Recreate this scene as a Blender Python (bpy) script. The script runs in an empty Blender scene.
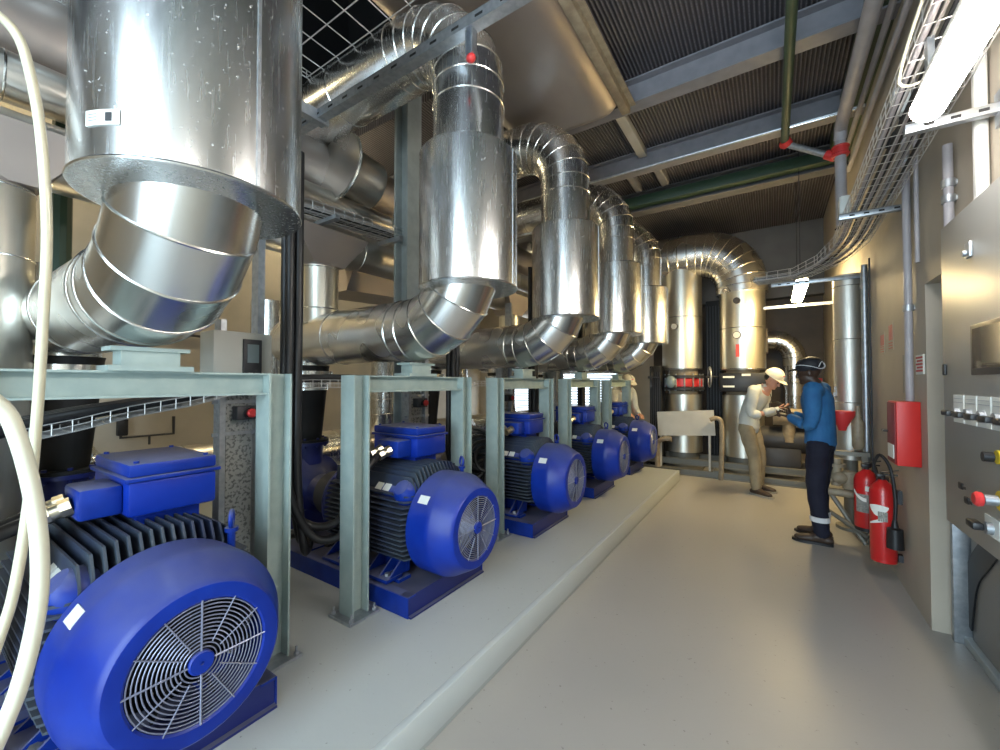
import bpy, bmesh, math, random
from mathutils import Vector, Matrix, Quaternion
random.seed(7)
SC = bpy.context.scene
COL = SC.collection
PI = math.pi
R = math.radians

# ------------------------------------------------------------------ camera, world, lights, exposure
cam_d = bpy.data.cameras.new('camera'); cam = bpy.data.objects.new('camera', cam_d); COL.objects.link(cam)
cam_d.sensor_width = 36; cam_d.lens = 410/1000*36; cam_d.clip_start = 0.02
cam.location = (0, 0, 1.5)
cam.rotation_euler = (R(90+1.12), 0, R(33.6))
SC.camera = cam
SC.view_settings.view_transform = 'Standard'; SC.view_settings.look = 'None'
SC.view_settings.gamma = 1; SC.view_settings.use_curve_mapping = False
SC.view_settings.exposure = 0.50
w = bpy.data.worlds.new('sky'); SC.world = w; w.use_nodes = True
w.node_tree.nodes['Background'].inputs[0].default_value = (0.72, 0.86, 1.0, 1)
w.node_tree.nodes['Background'].inputs[1].default_value = 3.0

def area(name, loc, rot, sx, sy, power, col):
    d = bpy.data.lights.new(name, 'AREA'); d.shape = 'RECTANGLE'; d.size = sx; d.size_y = sy
    d.energy = power; d.color = col
    o = bpy.data.objects.new(name, d); o.location = loc; o.rotation_euler = rot; COL.objects.link(o); return o
# daylight entering through the big gate behind the camera
area('gate_daylight', (-0.3, -2.7, 2.05), (R(-90), 0, R(180)), 2.0, 4.0, 125, (0.66, 0.88, 1.0))
# daylight entering by the windows of the end wall
area('window_daylight', (-4.9, 9.9, 1.3), (R(90), 0, R(180)), 3.8, 1.5, 60, (0.9, 0.96, 1.0))

# ------------------------------------------------------------------ materials
def new_mat(name):
    m = bpy.data.materials.new(name); m.use_nodes = True
    return m, m.node_tree.nodes, m.node_tree.links, m.node_tree.nodes['Principled BSDF']

def mat(name, col, rough=0.5, metal=0.0, col2=None, scale=6, bump=0.0, bscale=None, stretch=None,
        rough2=None, emit=0, detail=3, lo=0.35, hi=0.65, dust=None, dust_amt=0.0, coat=0, bdist=0.02):
    m, N, L, b = new_mat(name)
    b.inputs['Base Color'].default_value = (*col, 1); b.inputs['Roughness'].default_value = rough
    b.inputs['Metallic'].default_value = metal
    if coat: b.inputs['Coat Weight'].default_value = coat
    if emit:
        b.inputs['Emission Color'].default_value = (*col, 1); b.inputs['Emission Strength'].default_value = emit
    tc = N.new('ShaderNodeTexCoord'); mp = N.new('ShaderNodeMapping'); L.new(tc.outputs['Object'], mp.inputs[0])
    if stretch: mp.inputs['Scale'].default_value = stretch
    colsock = None
    if col2 or rough2 is not None:
        n = N.new('ShaderNodeTexNoise'); n.inputs['Scale'].default_value = scale; n.inputs['Detail'].default_value = detail
        L.new(mp.outputs[0], n.inputs['Vector'])
        r = N.new('ShaderNodeMapRange'); r.inputs[1].default_value = lo; r.inputs[2].default_value = hi
        L.new(n.outputs[0], r.inputs[0])
        if col2:
            mx = N.new('ShaderNodeMixRGB'); mx.inputs[1].default_value = (*col, 1); mx.inputs[2].default_value = (*col2, 1)
            L.new(r.outputs[0], mx.inputs[0]); colsock = mx.outputs[0]; L.new(colsock, b.inputs['Base Color'])
        if rough2 is not None:
            q = N.new('ShaderNodeMapRange'); q.inputs[3].default_value = rough; q.inputs[4].default_value = rough2
            L.new(r.outputs[0], q.inputs[0]); L.new(q.outputs[0], b.inputs['Roughness'])
    if dust:                                   # settled dust: grey powder on upward faces, blotchy
        g = N.new('ShaderNodeNewGeometry'); sp = N.new('ShaderNodeSeparateXYZ'); L.new(g.outputs['Normal'], sp.inputs[0])
        n2 = N.new('ShaderNodeTexNoise'); n2.inputs['Scale'].default_value = 9; n2.inputs['Detail'].default_value = 5
        L.new(tc.outputs['Object'], n2.inputs['Vector'])
        a = N.new('ShaderNodeMath'); a.operation = 'MULTIPLY_ADD'; a.inputs[1].default_value = 0.55; L.new(n2.outputs[0], a.inputs[0]); L.new(sp.outputs[2], a.inputs[2])
        r2 = N.new('ShaderNodeMapRange'); r2.inputs[1].default_value = 0.62; r2.inputs[2].default_value = 1.25; r2.inputs[4].default_value = dust_amt
        L.new(a.outputs[0], r2.inputs[0])
        mx2 = N.new('ShaderNodeMixRGB'); mx2.inputs[2].default_value = (*dust, 1)
        if colsock: L.new(colsock, mx2.inputs[1])
        else: mx2.inputs[1].default_value = (*col, 1)
        L.new(r2.outputs[0], mx2.inputs[0]); L.new(mx2.outputs[0], b.inputs['Base Color'])
    if bump:
        n3 = N.new('ShaderNodeTexNoise'); n3.inputs['Scale'].default_value = bscale or scale; n3.inputs['Detail'].default_value = 4
        L.new(mp.outputs[0], n3.inputs['Vector'])
        bp = N.new('ShaderNodeBump'); bp.inputs['Strength'].default_value = bump; bp.inputs['Distance'].default_value = bdist
        L.new(n3.outputs[0], bp.inputs['Height']); L.new(bp.outputs[0], b.inputs['Normal'])
    return m

def cladding(name, col, rough, streak=(6, 6, 0.5), bump=0.05, spk=0.0, rs=14, rd=6, dk=0.88):
    """aluminium sheet: soft buckling along the roll, fine scratches, a few splashes"""
    m, N, L, b = new_mat(name)
    b.inputs['Metallic'].default_value = 1.0
    tc = N.new('ShaderNodeTexCoord'); mp = N.new('ShaderNodeMapping'); mp.inputs['Scale'].default_value = streak
    L.new(tc.outputs['Object'], mp.inputs[0])
    n = N.new('ShaderNodeTexNoise'); n.inputs['Scale'].default_value = 1.3; n.inputs['Detail'].default_value = 2; L.new(mp.outputs[0], n.inputs['Vector'])
    bp = N.new('ShaderNodeBump'); bp.inputs['Strength'].default_value = bump; bp.inputs['Distance'].default_value = 0.02
    L.new(n.outputs[0], bp.inputs['Height']); L.new(bp.outputs[0], b.inputs['Normal'])
    n2 = N.new('ShaderNodeTexNoise'); n2.inputs['Scale'].default_value = rs; n2.inputs['Detail'].default_value = rd; L.new(mp.outputs[0], n2.inputs['Vector'])
    r = N.new('ShaderNodeMapRange'); r.inputs[1].default_value = 0.3; r.inputs[2].default_value = 0.7
    r.inputs[3].default_value = rough*0.88; r.inputs[4].default_value = rough*1.15
    L.new(n2.outputs[0], r.inputs[0]); L.new(r.outputs[0], b.inputs['Roughness'])
    mx = N.new('ShaderNodeMixRGB'); mx.inputs[1].default_value = (*col, 1); mx.inputs[2].default_value = tuple(c*dk for c in col)+(1,)
    L.new(n2.outputs[0], mx.inputs[0]); L.new(mx.outputs[0], b.inputs['Base Color'])
    if spk:
        v = N.new('ShaderNodeTexNoise'); v.inputs['Scale'].default_value = 90; v.inputs['Detail'].default_value = 2; L.new(tc.outputs['Object'], v.inputs['Vector'])
        vr = N.new('ShaderNodeMapRange'); vr.inputs[1].default_value = 0.66; vr.inputs[2].default_value = 0.72; vr.inputs[4].default_value = spk
        L.new(v.outputs[0], vr.inputs[0])
        m2 = N.new('ShaderNodeMixRGB'); m2.inputs[2].default_value = (0.85, 0.87, 0.88, 1); L.new(mx.outputs[0], m2.inputs[1]); L.new(vr.outputs[0], m2.inputs[0])
        L.new(m2.outputs[0], b.inputs['Base Color'])
        mm = N.new('ShaderNodeMath'); mm.operation = 'SUBTRACT'; mm.inputs[0].default_value = 1.0; L.new(vr.outputs[0], mm.inputs[1]); L.new(mm.outputs[0], b.inputs['Metallic'])
    return m

M = {}
M['alu'] = cladding('aluminium_cladding', (0.78, 0.80, 0.81), 0.25, spk=0.45)
M['alu_h'] = cladding('aluminium_cladding_run', (0.82, 0.81, 0.79), 0.26, streak=(1, 1, 1), bump=0.02, rs=2.5, rd=1)
M['alu_y'] = cladding('aluminium_cladding_header', (0.74, 0.70, 0.64), 0.30, streak=(1, 0.5, 1), bump=0.02, rs=2.5, rd=1)
M['alu_dull'] = cladding('weathered_duct_sheet', (0.46, 0.415, 0.39), 0.50, streak=(1.2, 0.8, 1.2), bump=0.2, rs=3, rd=2)
M['bead'] = mat('bright_bead', (0.9, 0.9, 0.88), 0.22, 1)
M['galv'] = mat('galvanised_steel', (0.50, 0.53, 0.56), 0.42, 0.85, col2=(0.38, 0.41, 0.45), scale=30)
M['galv_plate'] = mat('spangled_plate', (0.40, 0.42, 0.41), 0.5, 0.6, col2=(0.16, 0.17, 0.17), scale=60, lo=0.5, hi=0.62)
M['frame_green'] = mat('grey_green_paint', (0.29, 0.37, 0.36), 0.48, 0, col2=(0.34, 0.42, 0.40), scale=14, bump=0.1, bscale=60, bdist=0.002)
M['column'] = mat('grey_column_paint', (0.36, 0.41, 0.41), 0.5, 0, col2=(0.30, 0.34, 0.34), scale=8)
M['beam'] = mat('blue_grey_beam_paint', (0.235, 0.235, 0.265), 0.42, 0, col2=(0.20, 0.20, 0.225), scale=9)
def lowspec(k, v): M[k].node_tree.nodes['Principled BSDF'].inputs['Specular IOR Level'].default_value = v
M['blue'] = mat('motor_blue_paint', (0.003, 0.022, 0.22), 0.40, 0, col2=(0.005, 0.034, 0.30), scale=8, dust=(0.20, 0.21, 0.26), dust_amt=0.62)
M['blue_clean'] = mat('motor_blue_gloss', (0.002, 0.020, 0.25), 0.36, 0, col2=(0.004, 0.032, 0.33), scale=5, dust=(0.15, 0.16, 0.22), dust_amt=0.5)
lowspec('blue', 0.32); lowspec('blue_clean', 0.35)
M['fin'] = mat('dusty_fin_paint', (0.016, 0.026, 0.065), 0.6, 0, dust=(0.09, 0.09, 0.105), dust_amt=0.4, col2=(0.05, 0.068, 0.09), scale=5)
M['blue_dark'] = mat('pump_blue_paint', (0.010, 0.018, 0.14), 0.42, 0, dust=(0.18, 0.18, 0.2), dust_amt=0.6)
M['wire'] = mat('grille_wire', (0.27, 0.29, 0.40), 0.4, 0.4)
M['black'] = mat('black_rubber', (0.012, 0.012, 0.014), 0.42)
M['black_m'] = mat('black_matt', (0.010, 0.010, 0.011), 0.7)
M['dark'] = mat('dark_steel', (0.05, 0.05, 0.055), 0.5, 0.3)
M['cable'] = mat('black_cable', (0.016, 0.016, 0.018), 0.40)
M['brass'] = mat('nickel_gland', (0.62, 0.57, 0.45), 0.32, 1)
M['label'] = mat('white_sticker', (0.78, 0.80, 0.76), 0.5)
M['white'] = mat('white_plastic', (0.75, 0.75, 0.71), 0.45)
M['tube3'] = mat('warm_lit_diffuser', (1.0, 0.76, 0.38), 0.3, emit=85)
M['hose'] = mat('cream_hose', (0.62, 0.60, 0.46), 0.30, coat=0.3)
M['hose2'] = mat('white_hose', (0.72, 0.72, 0.60), 0.30, coat=0.3)
M['red'] = mat('red_enamel', (0.52, 0.015, 0.015), 0.32, coat=0.3)
M['red_box'] = mat('red_box_paint', (0.62, 0.025, 0.02), 0.42)
M['red_dark'] = mat('dark_red_paint', (0.22, 0.012, 0.014), 0.5)
M['redpl'] = mat('red_plastic', (0.62, 0.04, 0.04), 0.4)
M['yellow'] = mat('yellow_plastic', (0.75, 0.55, 0.02), 0.4)
M['green'] = mat('green_pipe_paint', (0.045, 0.075, 0.040), 0.42, col2=(0.06, 0.095, 0.05), scale=5)
M['green_d'] = mat('dark_green_paint', (0.018, 0.045, 0.025), 0.5)
M['grey_pipe'] = mat('grey_pvc', (0.42, 0.40, 0.42), 0.42, col2=(0.36, 0.34, 0.36), scale=8)
M['cab'] = mat('cabinet_grey', (0.37, 0.375, 0.36), 0.38, 0.15, col2=(0.35, 0.355, 0.34), scale=3)
M['cab2'] = mat('door_grey', (0.34, 0.34, 0.33), 0.5)
M['screen'] = mat('glossy_screen', (0.10, 0.09, 0.085), 0.12, 0.0, coat=1)
M['screen_frame'] = mat('brown_bezel', (0.05, 0.04, 0.035), 0.4)
M['beigebox'] = mat('beige_enclosure', (0.55, 0.55, 0.50), 0.5)
M['lcd'] = mat('grey_lcd', (0.22, 0.28, 0.30), 0.25)
M['matte_clad'] = cladding('matte_cladding', (0.70, 0.68, 0.62), 0.48, bump=0.05)
M['cream_pipe'] = cladding('vertical_cladding', (0.76, 0.74, 0.66), 0.36, bump=0.08)
M['tan'] = mat('tan_valve_paint', (0.34, 0.28, 0.19), 0.5, col2=(0.24, 0.19, 0.13), scale=14)
M['card'] = mat('grey_white_board', (0.52, 0.51, 0.47), 0.6, col2=(0.46, 0.45, 0.41), scale=4)
M['curb'] = mat('steel_skid', (0.20, 0.19, 0.16), 0.5, 0.3)
M['sign_red'] = mat('red_print', (0.55, 0.06, 0.05), 0.5)
M['poster'] = mat('grey_poster', (0.30, 0.30, 0.27), 0.5, col2=(0.20, 0.20, 0.18), scale=70)
M['tube'] = mat('lit_tube', (1.0, 0.94, 0.88), 0.3, emit=40)
M['tube2'] = mat('lit_diffuser', (1.0, 0.84, 0.52), 0.3, emit=26)
M['skin_l'] = mat('light_skin', (0.52, 0.27, 0.19), 0.5)
M['skin_d'] = mat('dark_skin', (0.055, 0.030, 0.020), 0.45)
M['shirt_w'] = mat('pale_blue_shirt', (0.62, 0.64, 0.60), 0.8, col2=(0.52, 0.55, 0.54), scale=9, bump=0.4, bscale=12)
M['shirt_b'] = mat('blue_work_shirt', (0.025, 0.15, 0.36), 0.8, col2=(0.018, 0.11, 0.28), scale=7, bump=0.5, bscale=10)
M['khaki'] = mat('khaki_trousers', (0.34, 0.28, 0.18), 0.8, col2=(0.26, 0.21, 0.135), scale=9, bump=0.5, bscale=12)
M['navy'] = mat('navy_trousers', (0.004, 0.005, 0.017), 0.85, col2=(0.008, 0.010, 0.026), scale=8, bump=0.5, bscale=12)
M['shoe'] = mat('brown_shoe', (0.055, 0.035, 0.025), 0.5)
M['sole'] = mat('pale_sole', (0.35, 0.33, 0.28), 0.6)
M['hat_w'] = mat('white_helmet', (0.80, 0.76, 0.62), 0.35)
M['hat_b'] = mat('dark_cap', (0.012, 0.014, 0.020), 0.6)
M['reflect'] = mat('reflective_tape', (0.68, 0.70, 0.72), 0.4)
M['hair_d'] = mat('dark_hair', (0.02, 0.015, 0.012), 0.6)
M['orange'] = mat('orange_fabric', (0.75, 0.13, 0.03), 0.7)
M['slat'] = mat('white_slat', (0.30, 0.31, 0.31), 0.5)
M['tray_wire'] = mat('tray_wire', (0.62, 0.61, 0.60), 0.4, 0.5)
M['pale_cable'] = mat('pale_cable', (0.40, 0.38, 0.36), 0.5)
M['wood'] = mat('brown_laminate', (0.16, 0.10, 0.06), 0.5)

def floor_mat(name, c1, c2, rough):
    m, N, L, b = new_mat(name)
    tc = N.new('ShaderNodeTexCoord')
    n = N.new('ShaderNodeTexNoise'); n.inputs['Scale'].default_value = 1.6; n.inputs['Detail'].default_value = 8; L.new(tc.outputs['Object'], n.inputs['Vector'])
    mx = N.new('ShaderNodeMixRGB'); mx.inputs[1].default_value = (*c1, 1); mx.inputs[2].default_value = (*c2, 1); L.new(n.outputs[0], mx.inputs[0])
    n2 = N.new('ShaderNodeTexNoise'); n2.inputs['Scale'].default_value = 45; n2.inputs['Detail'].default_value = 3; L.new(tc.outputs['Object'], n2.inputs['Vector'])
    r = N.new('ShaderNodeMapRange'); r.inputs[1].default_value = 0.70; r.inputs[2].default_value = 0.76; r.inputs[4].default_value = 0.55; L.new(n2.outputs[0], r.inputs[0])
    m2 = N.new('ShaderNodeMixRGB'); m2.inputs[2].default_value = (0.10, 0.09, 0.08, 1); L.new(mx.outputs[0], m2.inputs[1]); L.new(r.outputs[0], m2.inputs[0])
    L.new(m2.outputs[0], b.inputs['Base Color'])
    q = N.new('ShaderNodeMapRange'); q.inputs[3].default_value = rough; q.inputs[4].default_value = rough+0.18; L.new(n.outputs[0], q.inputs[0]); L.new(q.outputs[0], b.inputs['Roughness'])
    bp = N.new('ShaderNodeBump'); bp.inputs['Strength'].default_value = 0.12; bp.inputs['Distance'].default_value = 0.004
    L.new(n2.outputs[0], bp.inputs['Height']); L.new(bp.outputs[0], b.inputs['Normal'])
    return m
M['floor'] = floor_mat('grey_floor_paint', (0.34, 0.33, 0.31), (0.40, 0.385, 0.36), 0.30)
M['plinth'] = floor_mat('blue_grey_plinth_paint', (0.38, 0.41, 0.41), (0.44, 0.47, 0.47), 0.38)
M['plinth_edge'] = mat('plinth_edge_paint', (0.50, 0.54, 0.54), 0.4)
M['concrete'] = mat('beige_concrete', (0.50, 0.445, 0.36), 0.62, 0, col2=(0.43, 0.38, 0.31), scale=2.2, bump=0.35, bscale=5, detail=7)
M['concrete2'] = mat('pale_concrete', (0.50, 0.45, 0.37), 0.7, 0, col2=(0.43, 0.39, 0.32), scale=3, bump=0.15, bscale=8, detail=7)
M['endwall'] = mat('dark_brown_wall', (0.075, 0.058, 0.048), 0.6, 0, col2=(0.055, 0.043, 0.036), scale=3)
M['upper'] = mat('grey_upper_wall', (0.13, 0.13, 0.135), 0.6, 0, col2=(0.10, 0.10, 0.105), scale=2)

def ceiling_mat():
    m, N, L, b = new_mat('dark_corrugated_ceiling')
    tc = N.new('ShaderNodeTexCoord'); sp = N.new('ShaderNodeSeparateXYZ'); L.new(tc.outputs['Object'], sp.inputs[0])
    s = N.new('ShaderNodeMath'); s.operation = 'MULTIPLY'; s.inputs[1].default_value = 2*PI/0.034; L.new(sp.outputs[0], s.inputs[0])
    si = N.new('ShaderNodeMath'); si.operation = 'SINE'; L.new(s.outputs[0], si.inputs[0])
    r = N.new('ShaderNodeMapRange'); r.inputs[1].default_value = 0.1; r.inputs[2].default_value = 0.9; L.new(si.outputs[0], r.inputs[0])
    n = N.new('ShaderNodeTexNoise'); n.inputs['Scale'].default_value = 60; n.inputs['Detail'].default_value = 3; L.new(tc.outputs['Object'], n.inputs['Vector'])
    mu = N.new('ShaderNodeMath'); mu.operation = 'MULTIPLY'; L.new(n.outputs[0], mu.inputs[0]); L.new(r.outputs[0], mu.inputs[1])
    mx = N.new('ShaderNodeMixRGB'); mx.inputs[1].default_value = (0.05, 0.046, 0.052, 1); mx.inputs[2].default_value = (0.33, 0.31, 0.34, 1)
    L.new(mu.outputs[0], mx.inputs[0]); L.new(mx.outputs[0], b.inputs['Base Color']); b.inputs['Roughness'].default_value = 0.55
    bp = N.new('ShaderNodeBump'); bp.inputs['Strength'].default_value = 0.8; bp.inputs['Distance'].default_value = 0.01
    L.new(si.outputs[0], bp.inputs['Height']); L.new(bp.outputs[0], b.inputs['Normal'])
    return m
M['ceiling'] = ceiling_mat()

# ------------------------------------------------------------------ mesh helpers
def perp(t):
    t = t.normalized()
    a = Vector((0, 0, 1)) if abs(t.z) < 0.9 else Vector((1, 0, 0))
    u = t.cross(a).normalized(); v = t.cross(u).normalized()
    return u, v

class MB:
    def __init__(s): s.bm = bmesh.new()
    def box(s, c, d, rot=None, bev=0):
        mtx = Matrix.Translation(c) @ (rot.to_4x4() if rot else Matrix.Identity(4)) @ Matrix.Diagonal((*d, 1))
        r = bmesh.ops.create_cube(s.bm, size=1, matrix=mtx)
        if bev:
            es = list({e for v in r['verts'] for e in v.link_edges})
            bmesh.ops.bevel(s.bm, geom=es, offset=bev, segments=2, affect='EDGES', profile=0.5)
        return s
    def bx(s, x0, x1, y0, y1, z0, z1, bev=0):
        return s.box(((x0+x1)/2, (y0+y1)/2, (z0+z1)/2), (abs(x1-x0), abs(y1-y0), abs(z1-z0)), None, bev)
    def ring(s, c, u, v, r, n):
        return [s.bm.verts.new(c + u*(r*math.cos(2*PI*i/n)) + v*(r*math.sin(2*PI*i/n))) for i in range(n)]
    def bridge(s, a, b):
        n = len(a)
        for i in range(n):
            s.bm.faces.new((a[i], a[(i+1) % n], b[(i+1) % n], b[i]))
    def cap(s, a): s.bm.faces.new(a)
    def cyl(s, p0, p1, r0, r1=None, n=24, cap=True):
        p0, p1 = Vector(p0), Vector(p1); r1 = r0 if r1 is None else r1
        u, v = perp(p1-p0); a = s.ring(p0, u, v, r0, n); b = s.ring(p1, u, v, r1, n); s.bridge(a, b)
        if cap: s.cap(a[::-1]); s.cap(b)
        return s
    def lathe(s, p, axis, prof, n=32, cap=True):
        p = Vector(p); axis = Vector(axis).normalized(); u, v = perp(axis); last = None; first = None
        for (h, r) in prof:
            k = s.ring(p+axis*h, u, v, max(r, 1e-4), n)
            if last: s.bridge(last, k)
            else: first = k
            last = k
        if cap: s.cap(first[::-1]); s.cap(last)
        return s
    def torus(s, c, axis, rad, r, n=32, k=6):
        c = Vector(c); u, v = perp(Vector(axis)); ax = Vector(axis).normalized(); rings = []
        for i in range(n):
            a = 2*PI*i/n; d = u*math.cos(a)+v*math.sin(a)
            rings.append([s.bm.verts.new(c+d*(rad+r*math.cos(2*PI*j/k))+ax*(r*math.sin(2*PI*j/k))) for j in range(k)])
        for i in range(n): s.bridge(rings[i], rings[(i+1) % n])
        return s
    def tube(s, pts, r, n=8, smooth=0, cap=True):
        pts = [Vector(p) for p in pts]
        if smooth: pts = spline(pts, smooth)
        rs = r if isinstance(r, (list, tuple)) else [r]*len(pts)
        if len(rs) != len(pts): rs = [rs[0]+(rs[-1]-rs[0])*i/(len(pts)-1) for i in range(len(pts))]
        t = (pts[1]-pts[0]).normalized(); u, v = perp(t); last = None
        for i, p in enumerate(pts):
            if i == 0: nt = (pts[1]-pts[0]).normalized()
            elif i == len(pts)-1: nt = (pts[-1]-pts[-2]).normalized()
            else: nt = ((pts[i+1]-p).normalized()+(p-pts[i-1]).normalized())
            nt = nt.normalized() if nt.length > 1e-6 else t
            q = t.rotation_difference(nt); u = q @ u; v = q @ v; t = nt
            k = s.ring(p, u, v, rs[i], n)
            if last: s.bridge(last, k)
            else:
                if cap: s.cap(k[::-1])
            last = k
        if cap: s.cap(last)
        return s
    def prism(s, poly, h, mtx=None):
        mtx = mtx or Matrix.Identity(4)
        a = [s.bm.verts.new(mtx @ Vector((x, y, 0))) for x, y in poly]; b = [s.bm.verts.new(mtx @ Vector((x, y, h))) for x, y in poly]
        s.bridge(a, b); s.cap(a[::-1]); s.cap(b); return s
    def ball(s, c, rx, ry=None, rz=None, rot=None, seg=16):
        ry = rx if ry is None else ry; rz = rx if rz is None else rz
        mtx = Matrix.Translation(c) @ (rot.to_4x4() if rot else Matrix.Identity(4)) @ Matrix.Diagonal((rx, ry, rz, 1))
        bmesh.ops.create_uvsphere(s.bm, u_segments=seg, v_segments=max(6, seg//2+2), radius=1, matrix=mtx); return s
    def build(s, name, m, parent=None, world=False, ang=35, mods=None, origin=True):
        bm = s.bm
        bmesh.ops.recalc_face_normals(bm, faces=bm.faces[:])
        off = Vector((0, 0, 0))
        if parent is not None and world:
            q_ = parent
            while q_ is not None: off = off + Vector(q_.location); q_ = q_.parent
        elif parent is None and origin and len(bm.verts):
            xs = [v.co.x for v in bm.verts]; ys = [v.co.y for v in bm.verts]; zs = [v.co.z for v in bm.verts]
            off = Vector(((min(xs)+max(xs))/2, (min(ys)+max(ys))/2, min(zs)))
        if off.length > 0: bmesh.ops.translate(bm, verts=bm.verts[:], vec=-off)
        me = bpy.data.meshes.new(name); bm.to_mesh(me); bm.free()
        for p in me.polygons: p.use_smooth = True
        me.set_sharp_from_angle(angle=R(ang))
        o = bpy.data.objects.new(name, me); COL.objects.link(o)
        me.materials.append(M[m] if isinstance(m, str) else m)
        if parent is not None: o.parent = parent
        else: o.location = off
        return o

def build_each(mb, name, m, parent, world=False):
    """every group of touching pieces becomes a part of its own"""
    bm = mb.bm; bm.verts.index_update(); seen = {}; isl = []
    for v in bm.verts:
        if v in seen: continue
        st = [v]; seen[v] = len(isl); grp = []
        while st:
            q = st.pop(); grp.append(q)
            for e in q.link_edges:
                o = e.other_vert(q)
                if o not in seen: seen[o] = len(isl); st.append(o)
        xs = [[p.co[i] for p in grp] for i in range(3)]
        isl.append([grp, [min(x) for x in xs], [max(x) for x in xs]])
    done = False
    while not done:
        done = True
        for i in range(len(isl)):
            for j in range(i+1, len(isl)):
                a, b = isl[i], isl[j]
                if all(a[1][k] <= b[2][k]+0.001 and b[1][k] <= a[2][k]+0.001 for k in range(3)):
                    isl[i] = [a[0]+b[0], [min(a[1][k], b[1][k]) for k in range(3)], [max(a[2][k], b[2][k]) for k in range(3)]]
                    isl.pop(j); done = False; break
            if not done: break
    for g, _, _ in isl:
        n_ = MB(); mp = {v: n_.bm.verts.new(v.co) for v in g}
        for f in {f for v in g for f in v.link_faces}: n_.bm.faces.new([mp[v] for v in f.verts])
        n_.build(name, m, parent, world=world)
    bm.free()

def spline(pts, k):
    out = []; n = len(pts)
    for i in range(n-1):
        p0 = pts[max(i-1, 0)]; p1 = pts[i]; p2 = pts[i+1]; p3 = pts[min(i+2, n-1)]
        for j in range(k):
            t = j/k
            out.append(0.5*((2*p1)+(p2-p0)*t+(2*p0-5*p1+4*p2-p3)*t*t+(3*p1-p0-3*p2+p3)*t**3))
    out.append(pts[-1]); return out

def duct(mb, pts, r, n=40, beads=True, bead_r=0.005, bm2=None, capends=True):
    """sheet-metal pipe of straight gores mitred at every point"""
    pts = [Vector(p) for p in pts]; t = (pts[1]-pts[0]).normalized(); u, v = perp(t)
    def mring(c, tt, nn, uu, vv, rr):
        out = []
        for i in range(n):
            a = 2*PI*i/n; p = uu*(rr*math.cos(a))+vv*(rr*math.sin(a))
            p = p - tt*(p.dot(nn)/tt.dot(nn)); out.append(c+p)
        return out
    for i in range(len(pts)-1):
        tt = (pts[i+1]-pts[i]).normalized(); q = t.rotation_difference(tt); u = q @ u; v = q @ v; t = tt
        n0 = tt if i == 0 else (tt+(pts[i]-pts[i-1]).normalized()).normalized()
        n1 = tt if i == len(pts)-2 else (tt+(pts[i+2]-pts[i+1]).normalized()).normalized()
        A = [mb.bm.verts.new(p) for p in mring(pts[i], tt, n0, u, v, r)]
        B = [mb.bm.verts.new(p) for p in mring(pts[i+1], tt, n1, u, v, r)]
        mb.bridge(A, B)
        if capends and i == 0: mb.cap(A[::-1])
        if capends and i == len(pts)-2: mb.cap(B)
        if beads and i < len(pts)-2 and bm2 is not None:
            q_ = MB(); bead(q_, pts[i+1], tt, n1, u, v, r, bead_r, n); bm2.items.append(q_)
class Beads:
    def __init__(s): s.items = []
    def build(s, name, m, parent, world=False):
        for q_ in s.items: q_.build('seam_bead', m, parent, world=world)
def bead(mb, c, tt, nn, u, v, r, br, n=40):
    rings = []
    for i in range(n):
        a = 2*PI*i/n; d = u*math.cos(a)+v*math.sin(a); p = d*r; p = p-tt*(p.dot(nn)/tt.dot(nn))
        rings.append([mb.bm.verts.new(c+p+d*(br*math.cos(2*PI*j/5))+nn*(br*math.sin(2*PI*j/5))) for j in range(5)])
    for i in range(n): mb.bridge(rings[i], rings[(i+1) % n])
def arc(c, a, b, rad, k):
    """points of a quarter bend with centre c, from c+a*rad to c+b*rad"""
    c, a, b = Vector(c), Vector(a), Vector(b)
    return [c+(a*math.cos(PI/2*i/k)+b*math.sin(PI/2*i/k))*rad for i in range(k+1)]

def tag(o, label=None, cat=None, group=None, kind=None):
    if label: o['label'] = label
    if cat: o['category'] = cat
    if group: o['group'] = group
    if kind: o['kind'] = kind
    return o
def thing(name, label, cat, loc=(0, 0, 0), rz=0, group=None):
    o = bpy.data.objects.new(name, None); COL.objects.link(o); o.location = loc; o.rotation_euler = (0, 0, rz)
    o.empty_display_size = 0.1
    return tag(o, label, cat, group)
def struct(name, mb, m): return tag(mb.build(name, m), kind='structure')
CH = {}
def kids(o): return [c for c in bpy.data.objects if c.parent == o]
def dup(root, loc, label, group=None, rz=None):
    def rec(o, parent):
        c = o.copy(); COL.objects.link(c)
        if parent is not None: c.parent = parent
        for k in kids(o): rec(k, c)
        return c
    r = rec(root, None); r.location = loc; r['label'] = label
    if group: r['group'] = group
    if rz is not None: r.rotation_euler = (0, 0, rz)
    return r
V = Vector
UY = [0.57, 2.02, 3.47, 4.92, 6.37]          # the five pump units down the room
PZ = 0.165                                   # top of the plinth
ORD = ['nearest the camera', 'second from the camera', 'third from the camera', 'fourth from the camera', 'farthest from the camera']

# ------------------------------------------------------------------ the room
XR, XL, YE, YB, ZC = 0.79, -7.0, 9.5, -2.4, 4.45
struct('floor', MB().bx(XL, 1.3, YB-1.5, YE, -0.1, 0), 'floor')
pl = MB().bx(XL, -1.2, YB, 6.77, 0, PZ-0.002, 0.006); struct('trim_1', pl, 'plinth')
struct('trim_2', MB().bx(-1.235, -1.199, YB, 6.772, 0.02, PZ, 0.006), 'plinth_edge')
cl = MB(); cl.bx(XL, 1.3, 3.1, YE, ZC, ZC+0.1); cl.bx(XL, -4.3, YB, 3.1, ZC, ZC+0.1); cl.bx(-1.2, 1.3, YB, 3.1, ZC, ZC+0.1)
struct('ceiling', cl, 'ceiling')
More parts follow.
